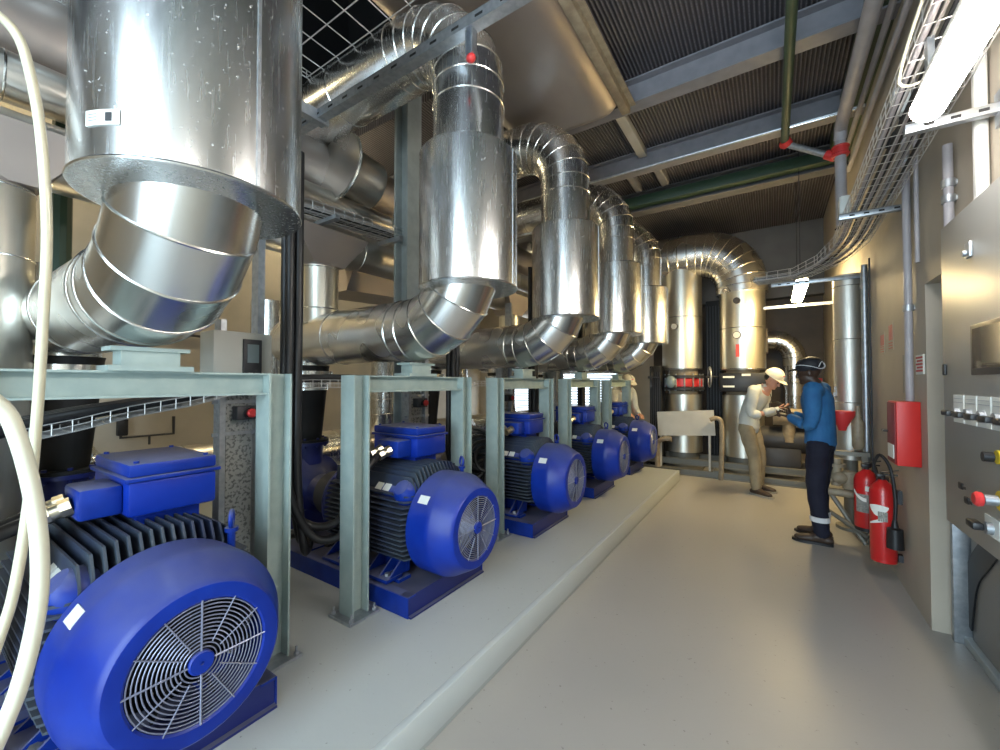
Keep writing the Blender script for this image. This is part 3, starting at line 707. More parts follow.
mb.bx(-1.354, -1.306, 1.738, 1.742, 3.26, 3.40); mb.build('bracket_channel', 'galv', t, world=True)
MB().ball((-1.33, 1.72, 3.245), 0.028, 0.024, 0.024, None, 12).build('end_cap', 'redpl', t, world=True)
t = thing('strut_rail', 'galvanised cross rail at the edge of the nearest wire mesh tray', 'rail', (-2.6, 1.3, 3.5))
mb = MB(); mb.bx(-2.78, -2.72, -0.5, 1.78, 3.40, 3.46); mb.bx(-2.70, -2.69, -0.5, 1.78, 3.38, 3.46); mb.build('rail_channel', 'galv', t, world=True)

def basket(name, label, pts, wid, up, h, pitch, mat_='tray_wire', wr=0.0025, rows=7, group=None, rings=True):
    """wire basket tray that follows pts; `side` vector is horizontal across"""
    pts = [V(p) for p in pts]; mb = MB(); L = [0]
    for i in range(1, len(pts)): L.append(L[-1]+(pts[i]-pts[i-1]).length)
    def at(s):
        for i in range(1, len(pts)):
            if s <= L[i] or i == len(pts)-1:
                k = (s-L[i-1])/(L[i]-L[i-1]); t = (pts[i]-pts[i-1]).normalized(); return pts[i-1].lerp(pts[i], k), t
    def side(t): return t.cross(up).normalized()
    for r in range(rows):
        f = r/(rows-1)-0.5; line = []
        for i, p in enumerate(pts):
            t = (pts[min(i+1, len(pts)-1)]-pts[max(i-1, 0)]).normalized(); line.append(p+side(t)*wid*f)
        mb.tube(line, wr, n=4)
    for sg in (-0.5, 0.5):
        for hh in (h*0.5, h):
            line = []
            for i, p in enumerate(pts):
                t = (pts[min(i+1, len(pts)-1)]-pts[max(i-1, 0)]).normalized(); line.append(p+side(t)*wid*sg+up*hh)
            mb.tube(line, wr, n=4)
    s = 0.02
    while s < L[-1]:
        p, t = at(s); sd = side(t); mb.tube([p-sd*wid*0.5+up*h, p-sd*wid*0.5, p+sd*wid*0.5, p+sd*wid*0.5+up*h], wr, n=4); s += pitch
    o = mb.build(name, mat_); return tag(o, label, 'cable tray', group)
UP = V((0, 0, 1))
basket('wire_basket_tray', 'wide wire mesh tray hanging under the dark ceiling right of the nearest sleeve', [(-2.1, -0.6, 3.92), (-2.1, 1.86, 3.92)], 1.9, UP, 0.06, 0.20, wr=0.005, rows=11)
basket('wire_basket_tray', 'wire tray full of cables crossing beside the grey column', [(-2.95, 0.9, 2.72), (-2.95, 2.55, 2.84), (-2.95, 3.6, 2.84)], 0.30, UP, 0.06, 0.09)
for q in range(5):
    x = -3.05+q*0.05
    tag(MB().tube([(x, 0.9, 2.74+0.01*(q % 2)), (x, 2.5, 2.86+0.008*(q % 3)), (x, 3.6, 2.86)], 0.012, n=8, smooth=4).build('tray_cable', 'cable' if q % 2 else 'pale_cable'), 'thin cable lying in the wire tray beside the grey column', 'cable', 'cables in the tray beside the grey column')
t = thing('tray_support', 'galvanised cantilever arm holding the cable tray left of the column', 'bracket', (-2.9, 2.6, 2.78))
MB().bx(-3.15, -2.72, 2.50, 2.54, 2.76, 2.80).build('arm', 'galv', t, world=True)
MB().bx(-3.15, -2.72, 1.86, 1.90, 2.74, 2.77).build('arm', 'galv', t, world=True)
# curved basket behind the nearest frame
basket('wire_basket_tray', 'sagging wire tray with black cables behind the nearest frame beam', [(-2.52, 0.30, 1.27), (-2.52, 0.45, 1.30), (-2.52, 0.62, 1.345), (-2.52, 0.85, 1.385), (-2.52, 1.05, 1.44), (-2.52, 1.2, 1.46), (-2.52, 1.5, 1.47), (-2.52, 4.5, 1.47)], 0.22, UP, 0.05, 0.06, rows=6)
for q in range(3):
    o = MB().tube([(-2.44-0.07*q, -0.45, 0.85-0.05*q), (-2.42-0.07*q, -0.05, 1.18), (-2.45-0.07*q, 0.3, 1.33), (-2.46-0.07*q, 0.7, 1.405), (-2.48-0.07*q, 1.1, 1.475), (-2.5-0.05*q, 1.5, 1.53), (-2.5-0.05*q, 2.2, 1.53)], 0.026, n=12, smooth=5).build('power_cable', 'cable')
    tag(o, 'thick black cable rising along the sagging wire tray behind the nearest frame', 'cable', 'thick cables on the sagging tray')

# vertical cable bundles by each unit, looping to the terminal boxes
def bundle(i):
    yb = UY[i]+0.72; x = -2.36; n = 4
    names = ['nearest', 'second', 'third', 'fourth']
    yn = UY[i+1]
    for q in range(n):
        dx = (q % 2)*0.052; dy = (q//2)*0.052
        loop = 0.06*q
        if q < 2:
            pts = [(x+dx, yb+dy, 2.86), (x+dx, yb+dy, 2.0), (x+dx, yb+dy, 1.2), (x+dx, yb+dy+0.01, 0.85+loop*0.3), (x+dx+0.05, yb+0.12, 0.66-loop), (x+0.16+dx, yb+0.24, 0.66-loop), (x+0.2, yn-0.44, 0.80), (x+0.2+q*0.07, yn-0.37, 0.96), (-1.505-0.65+q*0.08-0.022, yn-0.275, PZ+HZ+0.415)]
        else:
            pts = [(x+dx, yb+dy, 2.86), (x+dx, yb+dy, 2.0), (x+dx, yb+dy, 1.0), (x+dx, yb+dy+0.05, 0.70-loop), (x+dx-0.15, yb+0.22, 0.55), (x+dx-0.35, yb+0.2, 0.50), (x-0.6, yb+0.15, 0.46)]
        o = MB().tube(pts, 0.024, n=12, smooth=6).build('power_cable', 'cable')
        tag(o, 'thick black cable hanging in the vertical bundle after the %s motor' % names[i], 'cable', 'black cable bundle after the %s motor' % names[i])
for i in range(4): bundle(i)
# cables into the nearest terminal box
for q in range(2):
    o = MB().tube([(-2.177+q*0.08, UY[0]-0.275, PZ+HZ+0.415), (-2.19+q*0.06, UY[0]-0.42, PZ+HZ+0.35), (-2.2+q*0.08, UY[0]-0.62, 0.86), (-2.22+q*0.08, UY[0]-0.95, 0.74), (-2.22+q*0.08, UY[0]-1.5, 0.60)], 0.024, n=12, smooth=6).build('power_cable', 'cable')
    tag(o, 'thick black cable entering the nearest terminal box through a metal gland', 'cable', 'cables into the nearest terminal box')
# a loose coil by the third motor
t = MB()
for q in range(5): t.torus((-2.28+0.03*q, 2.98+0.02*q, 0.93-0.03*q), (0.5, -0.75+0.08*q, 0.15*q-0.2), 0.17-0.012*q, 0.016, n=36, k=8)
tag(t.build('cable_coil', 'cable'), 'coil of black cable hung between the second and third motors', 'cable')

# local control posts with emergency stop
def make_post():
    t = thing('control_post', '', 'control post', (-2.66, 1.19, PZ), group='galvanised control posts with emergency stops')
    MB().bx(-0.02, 0.02, -0.085, 0.055, 0, 1.62).bx(-0.10, 0.10, -0.1, 0.1, 0, 0.01).build('mounting_plate', 'galv_plate', t)
    MB().bx(-0.03, 0.05, 0.07, 0.11, 0, 2.3).bx(-0.03, 0.05, -0.13, -0.10, 0, 1.7).build('upright_channel', 'galv', t)
    b = MB().bx(0.021, 0.085, -0.055, 0.065, 1.12, 1.20, 0.006).build('stop_box', 'dark', t)
    MB().cyl((0.085, 0.01, 1.16), (0.10, 0.01, 1.16), 0.03, n=20).build('stop_collar', 'black', b)
    MB().lathe((0.10, 0.01, 1.16), (1, 0, 0), [(0, 0.012), (0.01, 0.014), (0.012, 0.026), (0.024, 0.026), (0.03, 0.018)], n=20).build('stop_button', 'redpl', b)
    mb = MB(); mb.bx(0.021, 0.03, -0.16, 0.14, 1.215, 1.235); mb.bx(0.021, 0.03, -0.16, 0.14, 1.03, 1.05); build_each(mb, 'cross_rail', 'galv', t)
    return t
cp = make_post(); cp['label'] = 'spangled steel control post with red emergency stop left of the nearest frame post'
clab = ['', 'control post with red stop button behind the second motor', 'control post with red stop button behind the third motor', 'control post with stop button behind the fourth motor']
for i in range(1, 4): dup(cp, (-2.66, 1.19+1.45*i, PZ), clab[i])
t = thing('drive_panel', 'beige drive enclosure with a dark keypad above the nearest frame beam', 'control box', (-2.6, 1.17, 1.56))
b = MB().bx(-2.78, -2.60, 1.02, 1.34, 1.50, 1.80, 0.006).build('enclosure', 'beigebox', t, world=True)
k = MB().bx(-2.60, -2.585, 1.17, 1.275, 1.52, 1.76, 0.004).build('keypad', 'dark', t, world=True)
MB().bx(-2.585, -2.581, 1.19, 1.255, 1.62, 1.73).build('keypad_display', 'lcd', k, world=True)
mb = MB()
for a in (1.195, 1.235): mb.bx(-2.586, -2.578, a, a+0.025, 1.535, 1.56)
build_each(mb, 'keypad_button', 'white', k, world=True)

# small wall fittings behind
def wallpipe(pts, r, m, name, label, cat='pipe', n=10, sm=0): return tag(MB().tube(pts, r, n=n, smooth=sm).build(name, m), label, cat)
wallpipe([(-5.27, 0.4, 2.1), (-5.27, 2.2, 2.0), (-5.27, 2.7, 1.98), (-5.27, 2.7, 1.7)], 0.014, 'dark', 'conduit', 'thin dark conduit across the beige wall behind the drop pipes')
t = thing('level_gauge', 'small dark gauge pipe bracketed on the beige wall behind the nearest terminal box', 'gauge', (-4.9, 1.55, 1.0))
mb = MB(); mb.tube([(-5.29, 1.28, 1.17), (-5.27, 1.28, 1.17), (-5.25, 1.28, 1.16), (-5.25, 1.28, 0.97), (-5.25, 1.70, 0.97), (-5.25, 1.70, 1.15)], 0.014, n=8); mb.cyl((-5.25, 1.5, 0.97), (-5.25, 1.5, 0.88), 0.01); mb.build('gauge_pipe', 'dark', t, world=True)
MB().bx(-5.28, -5.22, 1.25, 1.33, 0.99, 1.15, 0.01).build('gauge_body', 'black', t, world=True)
wallpipe([(-3.8, 0.62, 0.2), (-3.8, 0.62, 4.3)], 0.05, 'green_d', 'green_standpipe', 'dark green vertical pipe left behind the nearest sleeve')

# ------------------------------------------------------------------ loose hoses in the foreground
wallpipe([(-1.2, -0.05, 2.02), (-1.2, 0.03, 2.15), (-1.2, 0.09, 2.19), (-1.2, 0.13, 2.17), (-1.2, 0.150, 2.10), (-1.2, 0.166, 1.98), (-1.2, 0.176, 1.80), (-1.2, 0.173, 1.605), (-1.2, 0.168, 1.43), (-1.2, 0.160, 1.27), (-1.2, 0.144, 1.108), (-1.2, 0.126, 1.02), (-1.2, 0.08, 0.82), (-1.2, 0.03, 0.5), (-1.2, -0.02, 0.19)], 0.0085, 'hose', 'garden_hose', 'thin cream hose arching down over the left edge of the photo', 'hose', 12, 5)
wallpipe([(-1.1, -0.1, 1.50), (-1.1, 0.0, 1.53), (-1.1, 0.06, 1.51), (-1.1, 0.111, 1.462), (-1.1, 0.131, 1.409), (-1.1, 0.150, 1.31), (-1.1, 0.161, 1.201), (-1.1, 0.160, 1.095), (-1.1, 0.143, 0.982), (-1.1, 0.120, 0.902), (-1.1, 0.06, 0.72), (-1.1, 0.0, 0.4), (-1.1, -0.05, 0.03)], 0.0125, 'hose2', 'water_hose', 'thicker white hose curving in front of the nearest motor', 'hose', 14, 5)

# ------------------------------------------------------------------ end of the room: twin vessels with big arch
def vessel(x, y, r, z0, z1, label, arch=None):
    t = thing('clad_vessel_pipe', label, 'pipe', (x, y, z0))
    mb = MB(); mb.lathe((x, y, z0), (0, 0, 1), [(0, r-0.03), (0, r), (z1-z0, r)], n=48); mb.build('vessel_cladding', 'cream_pipe', t, world=True)
    b = MB(); 
    for z in (z0+0.01, z0+(z1-z0)*0.52, z1-0.01): b.torus((x, y, z), (0, 0, 1), r, 0.006, n=48)
    build_each(b, 'seam_bead', 'bead', t, world=True)
    g = MB(); d = V((-0.15, -1, 0)).normalized(); p = V((x, y, z0+(z1-z0)*0.42))+d*(r-0.01); g.cyl(p, p+d*0.05, 0.02); g.lathe(p+d*0.05, d, [(0, 0.06), (0.03, 0.06)], n=24); g.build('gauge_case', 'dark', t, world=True)
    MB().lathe(p+d*0.081, d, [(0, 0.05), (0.002, 0.05)], n=24).build('gauge_dial', 'white', t, world=True)
    return t
v1 = vessel(-1.35, 7.95, 0.33, 1.74, 3.5, 'left of the two fat clad vertical pipes at the far end')
v2 = vessel(-0.41, 7.9, 0.33, 1.72, 3.02, 'right of the two fat clad vertical pipes at the far end, with red mark')
MB().box((-0.46, 7.565, 2.02), (0.05, 0.01, 0.2)).build('red_mark', 'sign_red', v2, world=True)
p = MB(); d = V((-0.15, -1, 0)).normalized(); q = V((-0.41, 7.9, 2.82))+d*0.32; p.cyl(q, q+d*0.06, 0.05, n=20); p.build('upper_gauge', 'dark', v2, world=True)
t = thing('clad_arch_pipe', 'large ribbed aluminium arch pipe joining the far end vessels', 'pipe', (-1.0, 7.9, 3.0)); mb = MB(); bd = Beads()
pts = [V((-2.0, 7.9, 3.74)), V((-1.85, 7.9, 3.74)), V((-1.7, 7.9, 3.74)), V((-1.5, 7.9, 3.74)), V((-1.35, 7.9, 3.74)), V((-1.2, 7.9, 3.74))] + arc((-1.06, 7.9, 3.09), (0, 0, 1), (1, 0, 0), 0.65, 8) + [V((-0.41, 7.9, 2.98))]
duct(mb, pts, 0.38, n=48, bm2=bd, bead_r=0.008); mb.build('arch_cladding', 'alu_h', t, world=True); bd.build('seam_beads', 'bead', t, world=True)
t = thing('clad_bend', 'small clad pipe bending down beyond the workers under the far lamp', 'pipe', (0.33, 9.0, 0.0)); mb = MB(); bd = Beads()
pts = [V((-0.9, 9.0, 2.28)), V((-0.3, 9.0, 2.28)), V((-0.1, 9.0, 2.28))] + arc((0.0, 9.0, 1.95), (0, 0, 1), (1, 0, 0), 0.33, 6)[1:] + [V((0.33, 9.0, 1.5)), V((0.33, 9.0, 0.9)), V((0.33, 9.0, 0.0))]
duct(mb, pts, 0.17, bm2=bd); mb.build('pipe_cladding', 'alu_h', t, world=True); bd.build('seam_beads', 'bead', t, world=True)
MB().bx(-0.13, -0.06, 8.80, 9.2, 2.05, 2.48).build('pipe_clamp', 'tan', t, world=True)

def valve(x, y, label, red=True):
    t = thing('butterfly_valve', label, 'valve', (x, y, 1.3))
    MB().cyl((x, y, 1.62), (x, y, 1.74), 0.24, n=32).cyl((x, y, 1.30), (x, y, 1.36), 0.24, n=32).build('valve_neck', 'tan', t, world=True)
    mb = MB(); mb.cyl((x, y, 1.44), (x, y, 1.58), 0.31, n=32); mb.build('valve_body', 'redpl' if red else 'dark', t, world=True)
    for z in (1.38, 1.59): MB().cyl((x, y, z), (x, y, z+0.045), 0.34, n=32).build('flange', 'dark', t, world=True)
    b = MB()
    for k in range(14): a = 2*PI*k/14; b.cyl((x+0.315*math.cos(a), y+0.315*math.sin(a), 1.36), (x+0.315*math.cos(a), y+0.315*math.sin(a), 1.66), 0.014, n=6)
    build_each(b, 'stud_bolt', 'galv', t, world=True)
    return t
vv = valve(-1.33, 7.95, 'red bodied valve between dark flanges under the left far vessel')
MB().ball((-1.48, 7.60, 1.52), 0.09, 0.06, 0.11, None, 14).build('actuator_cap', M['lcd'], vv, world=True)
vw = valve(-0.41, 7.9, 'dark flanged valve under the right far vessel', False)
MB().bx(-0.72, -0.06, 7.46, 7.6, 1.36, 1.66, 0.02).build('actuator', 'black', vw, world=True)
mb = MB(); mb.bx(-0.66, -0.5, 7.45, 7.462, 1.58, 1.61); mb.bx(-0.40, -0.28, 7.45, 7.462, 1.61, 1.645); mb.bx(-0.66, -0.5, 7.45, 7.462, 1.43, 1.46); build_each(mb, 'name_plate', 'label', vw, world=True)
for x, y, l in ((-1.33, 7.95, 'short clad pipe below the red valve at the far end'), (-0.41, 7.9, 'short clad pipe below the dark valve at the far end')):
    t = thing('lower_pipe', l, 'pipe', (x, y, 0)); MB().cyl((x, y, 0.30), (x, y, 1.30), 0.30, n=40).build('pipe_cladding', 'cream_pipe', t, world=True)
    MB().cyl((x, y, 0), (x, y, 0.30), 0.24, n=32).bx(x-0.32, x+0.32, y-0.3, y+0.3, 0, 0.04).build('pipe_foot', 'curb', t, world=True)
# handwheels on chains
for x, l in ((-1.78, 'dark handwheel left of the red valve'), (-0.86, 'dark handwheel between the far vessels')):
    t = thing('handwheel', l, 'handwheel', (x, 7.5, 1.4)); mb = MB(); mb.torus((x, 7.52, 1.60), (1, 0.25, 0), 0.16, 0.014, n=28, k=8)
    mb.build('wheel_rim', 'galv' if x > -1 else 'black', t, world=True)
    s = MB()
    for k in range(4): a = PI/2*k+0.4; s.cyl((x, 7.52, 1.6), V((x, 7.52, 1.6))+V((-0.25*math.cos(a)*0.97, 0.97*math.cos(a), math.sin(a))).normalized()*0.155, 0.008, n=6)
    s.cyl((x-0.06, 7.5, 1.6), (x+0.12, 7.55, 1.6), 0.02); s.build('wheel_spokes', 'black', t, world=True)
# dark switch column between vessels and dark supports
for x, y, w_, z1, l in ((-0.88, 8.5, 0.26, 3.0, 'dark steel cabinet column standing between the far vessels'), (-1.74, 7.78, 0.2, 1.80, 'dark machine casing beside the farthest motor')):
    mb = MB(); mb.bx(x-w_/2, x+w_/2, y-0.15, y+0.15, 0, z1, 0.01)
    t = thing('dark_cabinet', l, 'cabinet', (x, y, 0)); mb.build('cabinet_shell', 'black_m', t, world=True)
    m2 = MB()
    for k in range(5): m2.bx(x-w_/2+0.02+k*w_/5.5, x-w_/2+0.03+k*w_/5.5, y-0.165, y-0.15, 0.1, z1-0.1)
    m2.build('ribs', 'dark', t, world=True)
# tilted board
t = MB(); t.box((-1.20, 7.30, 0.84), (0.86, 0.03, 0.40), Matrix.Rotation(R(-4), 3, 'Y') @ Matrix.Rotation(R(-6), 3, 'X') )
t.bx(-1.60, -1.57, 7.30, 7.33, 0.1, 0.7); t.bx(-0.86, -0.83, 7.30, 7.33, 0.1, 0.7)
tag(t.build('blank_board', 'card'), 'blank greyish white board tilted before the left far pipe', 'board')
t = thing('pipe_skid', 'low steel skid rails on the floor under the far end pipes', 'base frame', (-0.6, 7.4, 0))
for y, z, h in ((7.28, 0.0, 0.10), (7.55, 0.12, 0.10), (8.3, 0.0, 0.2)):
    MB().bx(-2.0, 0.55, y-0.04, y+0.04, z, z+0.014).bx(-2.0, 0.55, y-0.04, y+0.04, z+h-0.014, z+h).bx(-2.0, 0.55, y-0.006, y+0.006, z, z+h).build('rail', 'curb', t, world=True)
for x in (-1.95, -0.75, 0.5): MB().bx(x-0.04, x+0.04, 7.25, 8.3, 0.02, 0.12).build('cross_tie', 'curb', t, world=True)
wallpipe([(-1.62, 7.22, 0.10), (-1.62, 7.22, 0.45), (-1.55, 7.22, 0.56), (-1.40, 7.22, 0.58)], 0.04, 'tan', 'drain_pipe', 'tan drain elbow standing on the skid below the board', sm=4)
wallpipe([(-0.82, 7.2, 0.92), (-0.72, 7.2, 0.95), (-0.66, 7.2, 0.8), (-0.68, 7.2, 0.0)], 0.035, 'tan', 'drain_pipe', 'tan vertical drain pipe left of the worker in the pale shirt', sm=4)
t = thing('far_pump', 'dark pump body on the skid between the two workers', 'pump', (0.1, 7.7, 0.1))
mb = MB(); mb.cyl((-0.35, 7.8, 0.62), (0.42, 7.8, 0.62), 0.2, n=28); mb.bx(-0.3, 0.35, 7.62, 7.98, 0.12, 0.5, 0.02); mb.build('pump_body', 'dark', t, world=True)
MB().cyl((0.0, 7.66, 0.98), (0.45, 7.66, 0.98), 0.13, n=24).cyl((0.2, 7.66, 0.6), (0.2, 7.66, 0.98), 0.08).build('pump_housing', 'tan', t, world=True)
mb = MB(); mb.torus((0.03, 7.42, 1.12), (0.1, 1, 0.1), 0.10, 0.014, n=24, k=8); mb.cyl((0.03, 7.44, 1.12), (0.03, 7.62, 1.06), 0.02); mb.box((0.03, 7.42, 1.12), (0.19, 0.012, 0.014)); mb.build('pump_handwheel', 'black', t, world=True)

# ------------------------------------------------------------------ right side services
XW = XR
# tall clad pipe on the right near the lamp
t = thing('clad_standpipe', 'tall clad vertical pipe by the right wall beside the blue shirted worker', 'pipe', (0.665, 5.55, 0.0)); mb = MB()
mb.lathe((0.665, 5.55, 0.72), (0, 0, 1), [(0, 0.09), (0, 0.125), (1.90, 0.125)], n=36); mb.build('pipe_cladding', 'matte_clad', t, world=True)
mb = MB(); mb.cyl((0.665, 5.55, 0), (0.665, 5.55, 0.72), 0.06); mb.cyl((0.665, 5.55, 0), (0.665, 5.55, 0.03), 0.13); mb.build('pipe_leg', 'curb', t, world=True)
mb = MB()
for z in (1.3, 1.95, 2.5): mb.torus((0.665, 5.55, z), (0, 0, 1), 0.125, 0.004, n=36)
build_each(mb, 'seam_bead', 'bead', t, world=True)
# grey drain pipe with red couplings, along the wall top then down
t = thing('grey_drain_pipe', 'grey purple pipe running under the ceiling along the right wall', 'pipe', (0.55, 2.5, 3.9))
MB().tube([(0.57, -1.8, 3.95), (0.57, 4.9, 3.95), (0.57, 5.02, 3.93), (0.57, 5.07, 3.85)], 0.052, n=18).tube([(0.57, 5.07, 3.86), (0.57, 5.07, 3.0)], 0.045, n=18).build('pipe_run', 'grey_pipe', t, world=True)
MB().cyl((0.57, 5.07, 3.68), (0.57, 5.07, 3.78), 0.062, n=18).torus((0.57, 5.07, 3.70), (0, 0, 1), 0.06, 0.012).torus((0.57, 5.07, 3.77), (0, 0, 1), 0.06, 0.012).build('red_coupling', 'redpl', t, world=True)
t = thing('green_water_pipe', 'dark green pipe hanging lengthwise under the ceiling beams', 'pipe', (0.14, 2.5, 4.0))
MB().tube([(0.135, -1.8, 4.03), (0.135, 5.2, 4.03)], 0.036, n=18).build('pipe_run', 'green', t, world=True)
MB().ball((0.135, 5.22, 4.02), 0.05, 0.05, 0.05, None, 12).cyl((0.135, 5.17, 4.03), (0.16, 5.21, 4.0), 0.05).build('red_coupling', 'redpl', t, world=True)
t = thing('branch_pipe', 'short silver branch pipe slanting between two red couplings', 'pipe', (0.35, 5.2, 3.8))
MB().cyl((0.16, 5.21, 4.0), (0.55, 5.12, 3.70), 0.030, n=16).build('pipe_run', 'galv', t, world=True)
MB().cyl((0.47, 5.14, 3.765), (0.54, 5.12, 3.71), 0.045, n=16).build('red_coupling', 'redpl', t, world=True)
wallpipe([(-3.0, 5.12, 4.14), (0.76, 5.12, 4.14)], 0.016, 'galv', 'ceiling_conduit', 'thin galvanised conduit crossing just below the second beam')
wallpipe([(0.15, 5.03, 4.08), (0.72, 5.03, 4.08)], 0.010, 'bead', 'steel_rod', 'thin bright rod beside the green pipe end')
for x, z, l in ((0.70, 4.05, 'upper thin grey conduit running high along the right wall'), (0.74, 3.90, 'lower thin grey conduit running high along the right wall')):
    wallpipe([(x, -1.8, z), (x, 6.0, z)], 0.022, 'grey_pipe', 'wall_conduit', l)
# vertical wall conduits
def vcond(y, z0, z1, r, m, label, x=XR-0.03, clips=()):
    t = thing('wall_conduit', label, 'conduit', (x, y, z0)); MB().cyl((x, y, z0), (x, y, z1), r, n=14).build('conduit_pipe', m, t, world=True)
    if clips:
        c = MB()
        for z in clips: c.cyl((x, y, z-0.02), (x, y, z+0.02), r+0.007, n=14); c.bx(x, XR, y-0.012, y+0.012, z-0.012, z+0.012)
        build_each(c, 'clip', 'galv', t, world=True)
vcond(5.32, 0.7, 2.66, 0.026, 'galv', 'galvanised vertical conduit just right of the tall clad pipe', clips=(2.45, 1.62))
vcond(5.05, 0.1, 2.66, 0.007, 'dark', 'thin dark vertical rod on the right wall')
vcond(3.78, 1.38, 3.2, 0.022, 'grey_pipe', 'pale conduit dropping into the red wall box', clips=(2.0, 3.0))
vcond(3.55, 2.25, 3.4, 0.012, 'grey_pipe', 'slim conduit beside the one entering the red wall box')
vcond(3.0, 2.2, 2.72, 0.020, 'grey_pipe', 'short jointed conduit above the control cabinet', clips=(2.52, 2.44))
vcond(2.6, 2.2, 3.8, 0.022, 'white', 'pair of pale conduits rising at the right edge, thicker one')
vcond(2.66, 2.2, 3.8, 0.009, 'white', 'pair of pale conduits rising at the right edge, thinner one')

# right cable basket with cables
tp = [(0.60, -1.5, 2.86), (0.60, 1.8, 2.84), (0.60, 3.9, 2.76), (0.58, 4.6, 2.70), (0.48, 5.05, 2.66), (0.25, 5.35, 2.62), (-0.15, 5.42, 2.62)]
basket('wire_basket_tray', 'wire basket tray of cables running along the top of the right wall', tp, 0.24, UP, 0.08, 0.10, wr=0.003, rows=7)
for q in range(11):
    dx = -0.095+q*0.019; dz = 0.012+0.016*(q % 3); jit = [random.uniform(-0.006, 0.006) for _ in tp]
    pts = []
    for i, p in enumerate(tp):
        a = V(tp[max(i-1, 0)]); b = V(tp[min(i+1, len(tp)-1)]); s = (b-a).normalized().cross(UP).normalized()
        pts.append(V(p)+s*(dx+jit[i])+UP*dz)
    tag(MB().tube(pts, random.choice((0.006, 0.008, 0.011)), n=8, smooth=4).build('tray_cable', 'cable' if q % 2 else ('pale_cable' if q % 4 else 'grey_pipe')), 'thin cable lying in the wire basket along the right wall', 'cable', 'cables in the right wall basket')
tag(MB().tube([(0.475, 1.3, 2.93), (0.47, 2.0, 2.90), (0.465, 2.35, 2.82), (0.49, 2.42, 2.78), (0.60, 2.42, 2.79)], 0.006, n=8, smooth=6).build('earth_cable', M['hose']), 'yellow green earth cable looping out of the wire basket near the lamp', 'cable')
# tray bracket arms
def arm(y, z, x0, label):
    t = thing('tray_bracket', label, 'bracket', (x0, y, z)); MB().bx(x0, XR, y-0.02, y+0.02, z-0.02, z+0.02, 0.003).build('arm', 'galv', t, world=True)
    MB().bx(XR-0.012, XR, y-0.03, y+0.03, z-0.07, z+0.07).build('wall_plate', 'galv', t, world=True)
    mb = MB(); 
    for k in range(4): mb.bx(x0+0.06+k*0.08, x0+0.09+k*0.08, y-0.022, y+0.022, z-0.006, z+0.006)
    build_each(mb, 'slot', 'black_m', t, world=True)
arm(2.50, 2.62, 0.50, 'galvanised arm under the basket at the end of the near lamp')
arm(3.9, 2.72, 0.42, 'galvanised arm under the basket midway along the right wall')
arm(5.42, 2.575, 0.0, 'galvanised arm under the bend of the wire basket')
arm(1.3, 2.80, 0.42, 'galvanised arm holding the basket above the near lamp')
# lamps
t = thing('fluorescent_lamp', 'long glowing tube lamp hanging under the wire basket at top right', 'lamp', (0.52, 1.75, 2.55))
MB().tube([(0.52, 1.12, 2.58), (0.52, 1.14, 2.58), (0.52, 2.26, 2.58), (0.52, 2.29, 2.58)], [0.035, 0.052, 0.052, 0.035], n=20).build('lamp_tube', 'tube', t, world=True)
MB().bx(0.49, 0.55, 1.15, 2.25, 2.63, 2.68, 0.01).build('lamp_housing', 'white', t, world=True)
build_each(MB().bx(0.51, 0.53, 1.28, 1.32, 2.68, 2.80).bx(0.51, 0.53, 2.20, 2.24, 2.68, 2.83), 'hanger', 'galv', t, world=True)
t = thing('fluorescent_lamp', 'glowing lamp hanging farther down the aisle above the workers', 'lamp', (0.3, 6.5, 2.65))
MB().bx(0.24, 0.37, 5.95, 7.25, 2.66, 2.72, 0.02).build('lamp_diffuser', 'tube3', t, world=True)
MB().bx(0.25, 0.36, 5.97, 7.23, 2.721, 2.77, 0.005).build('lamp_housing', 'white', t, world=True)
for y in (6.25, 7.0): MB().cyl((0.3, y, 2.77), (0.3, y, ZC), 0.006, n=6).build('hanger_rod', 'dark', t, world=True)
t = thing('lamp_rail', 'galvanised rail crossing under the far end of the distant lamp', 'rail', (0.2, 7.3, 2.6)); MB().bx(-0.1, XR, 7.28, 7.32, 2.60, 2.64).build('rail_channel', 'galv', t, world=True)
t = thing('fluorescent_lamp', 'added unseen tube lamp behind the viewer, brightening the aisle', 'lamp', (0.52, -0.8, 2.55))  # extra lamp out of view, added to lift the light in the aisle
MB().tube([(0.52, -1.4, 2.58), (0.52, -0.2, 2.58)], 0.03, n=16).build('lamp_tube', 'tube', t, world=True)
MB().bx(0.49, 0.55, -1.4, -0.2, 2.61, 2.68, 0.01).bx(0.51, 0.53, -0.9, -0.86, 2.68, 2.86).build('lamp_housing', 'white', t, world=True)
# lamps in the pump hall behind the risers
for k, y in enumerate((0.0, 2.8, 5.8)):
    t = thing('fluorescent_lamp', ['tube lamp over the back of the pump hall, left end', 'tube lamp over the back of the pump hall, middle', 'tube lamp over the back of the pump hall, far end'][k], 'lamp', (-4.6, y, 4.0), group='lamps behind the riser pipes')
    MB().bx(-4.68, -4.52, y-0.6, y+0.6, 4.02, 4.07, 0.01).build('lamp_diffuser', 'tube2', t, world=True)
    MB().bx(-4.66, -4.54, y-0.6, y+0.6, 4.071, 4.12, 0.005).bx(-4.62, -4.58, y-0.02, y+0.02, 4.12, ZC).build('lamp_housing', 'white', t, world=True)
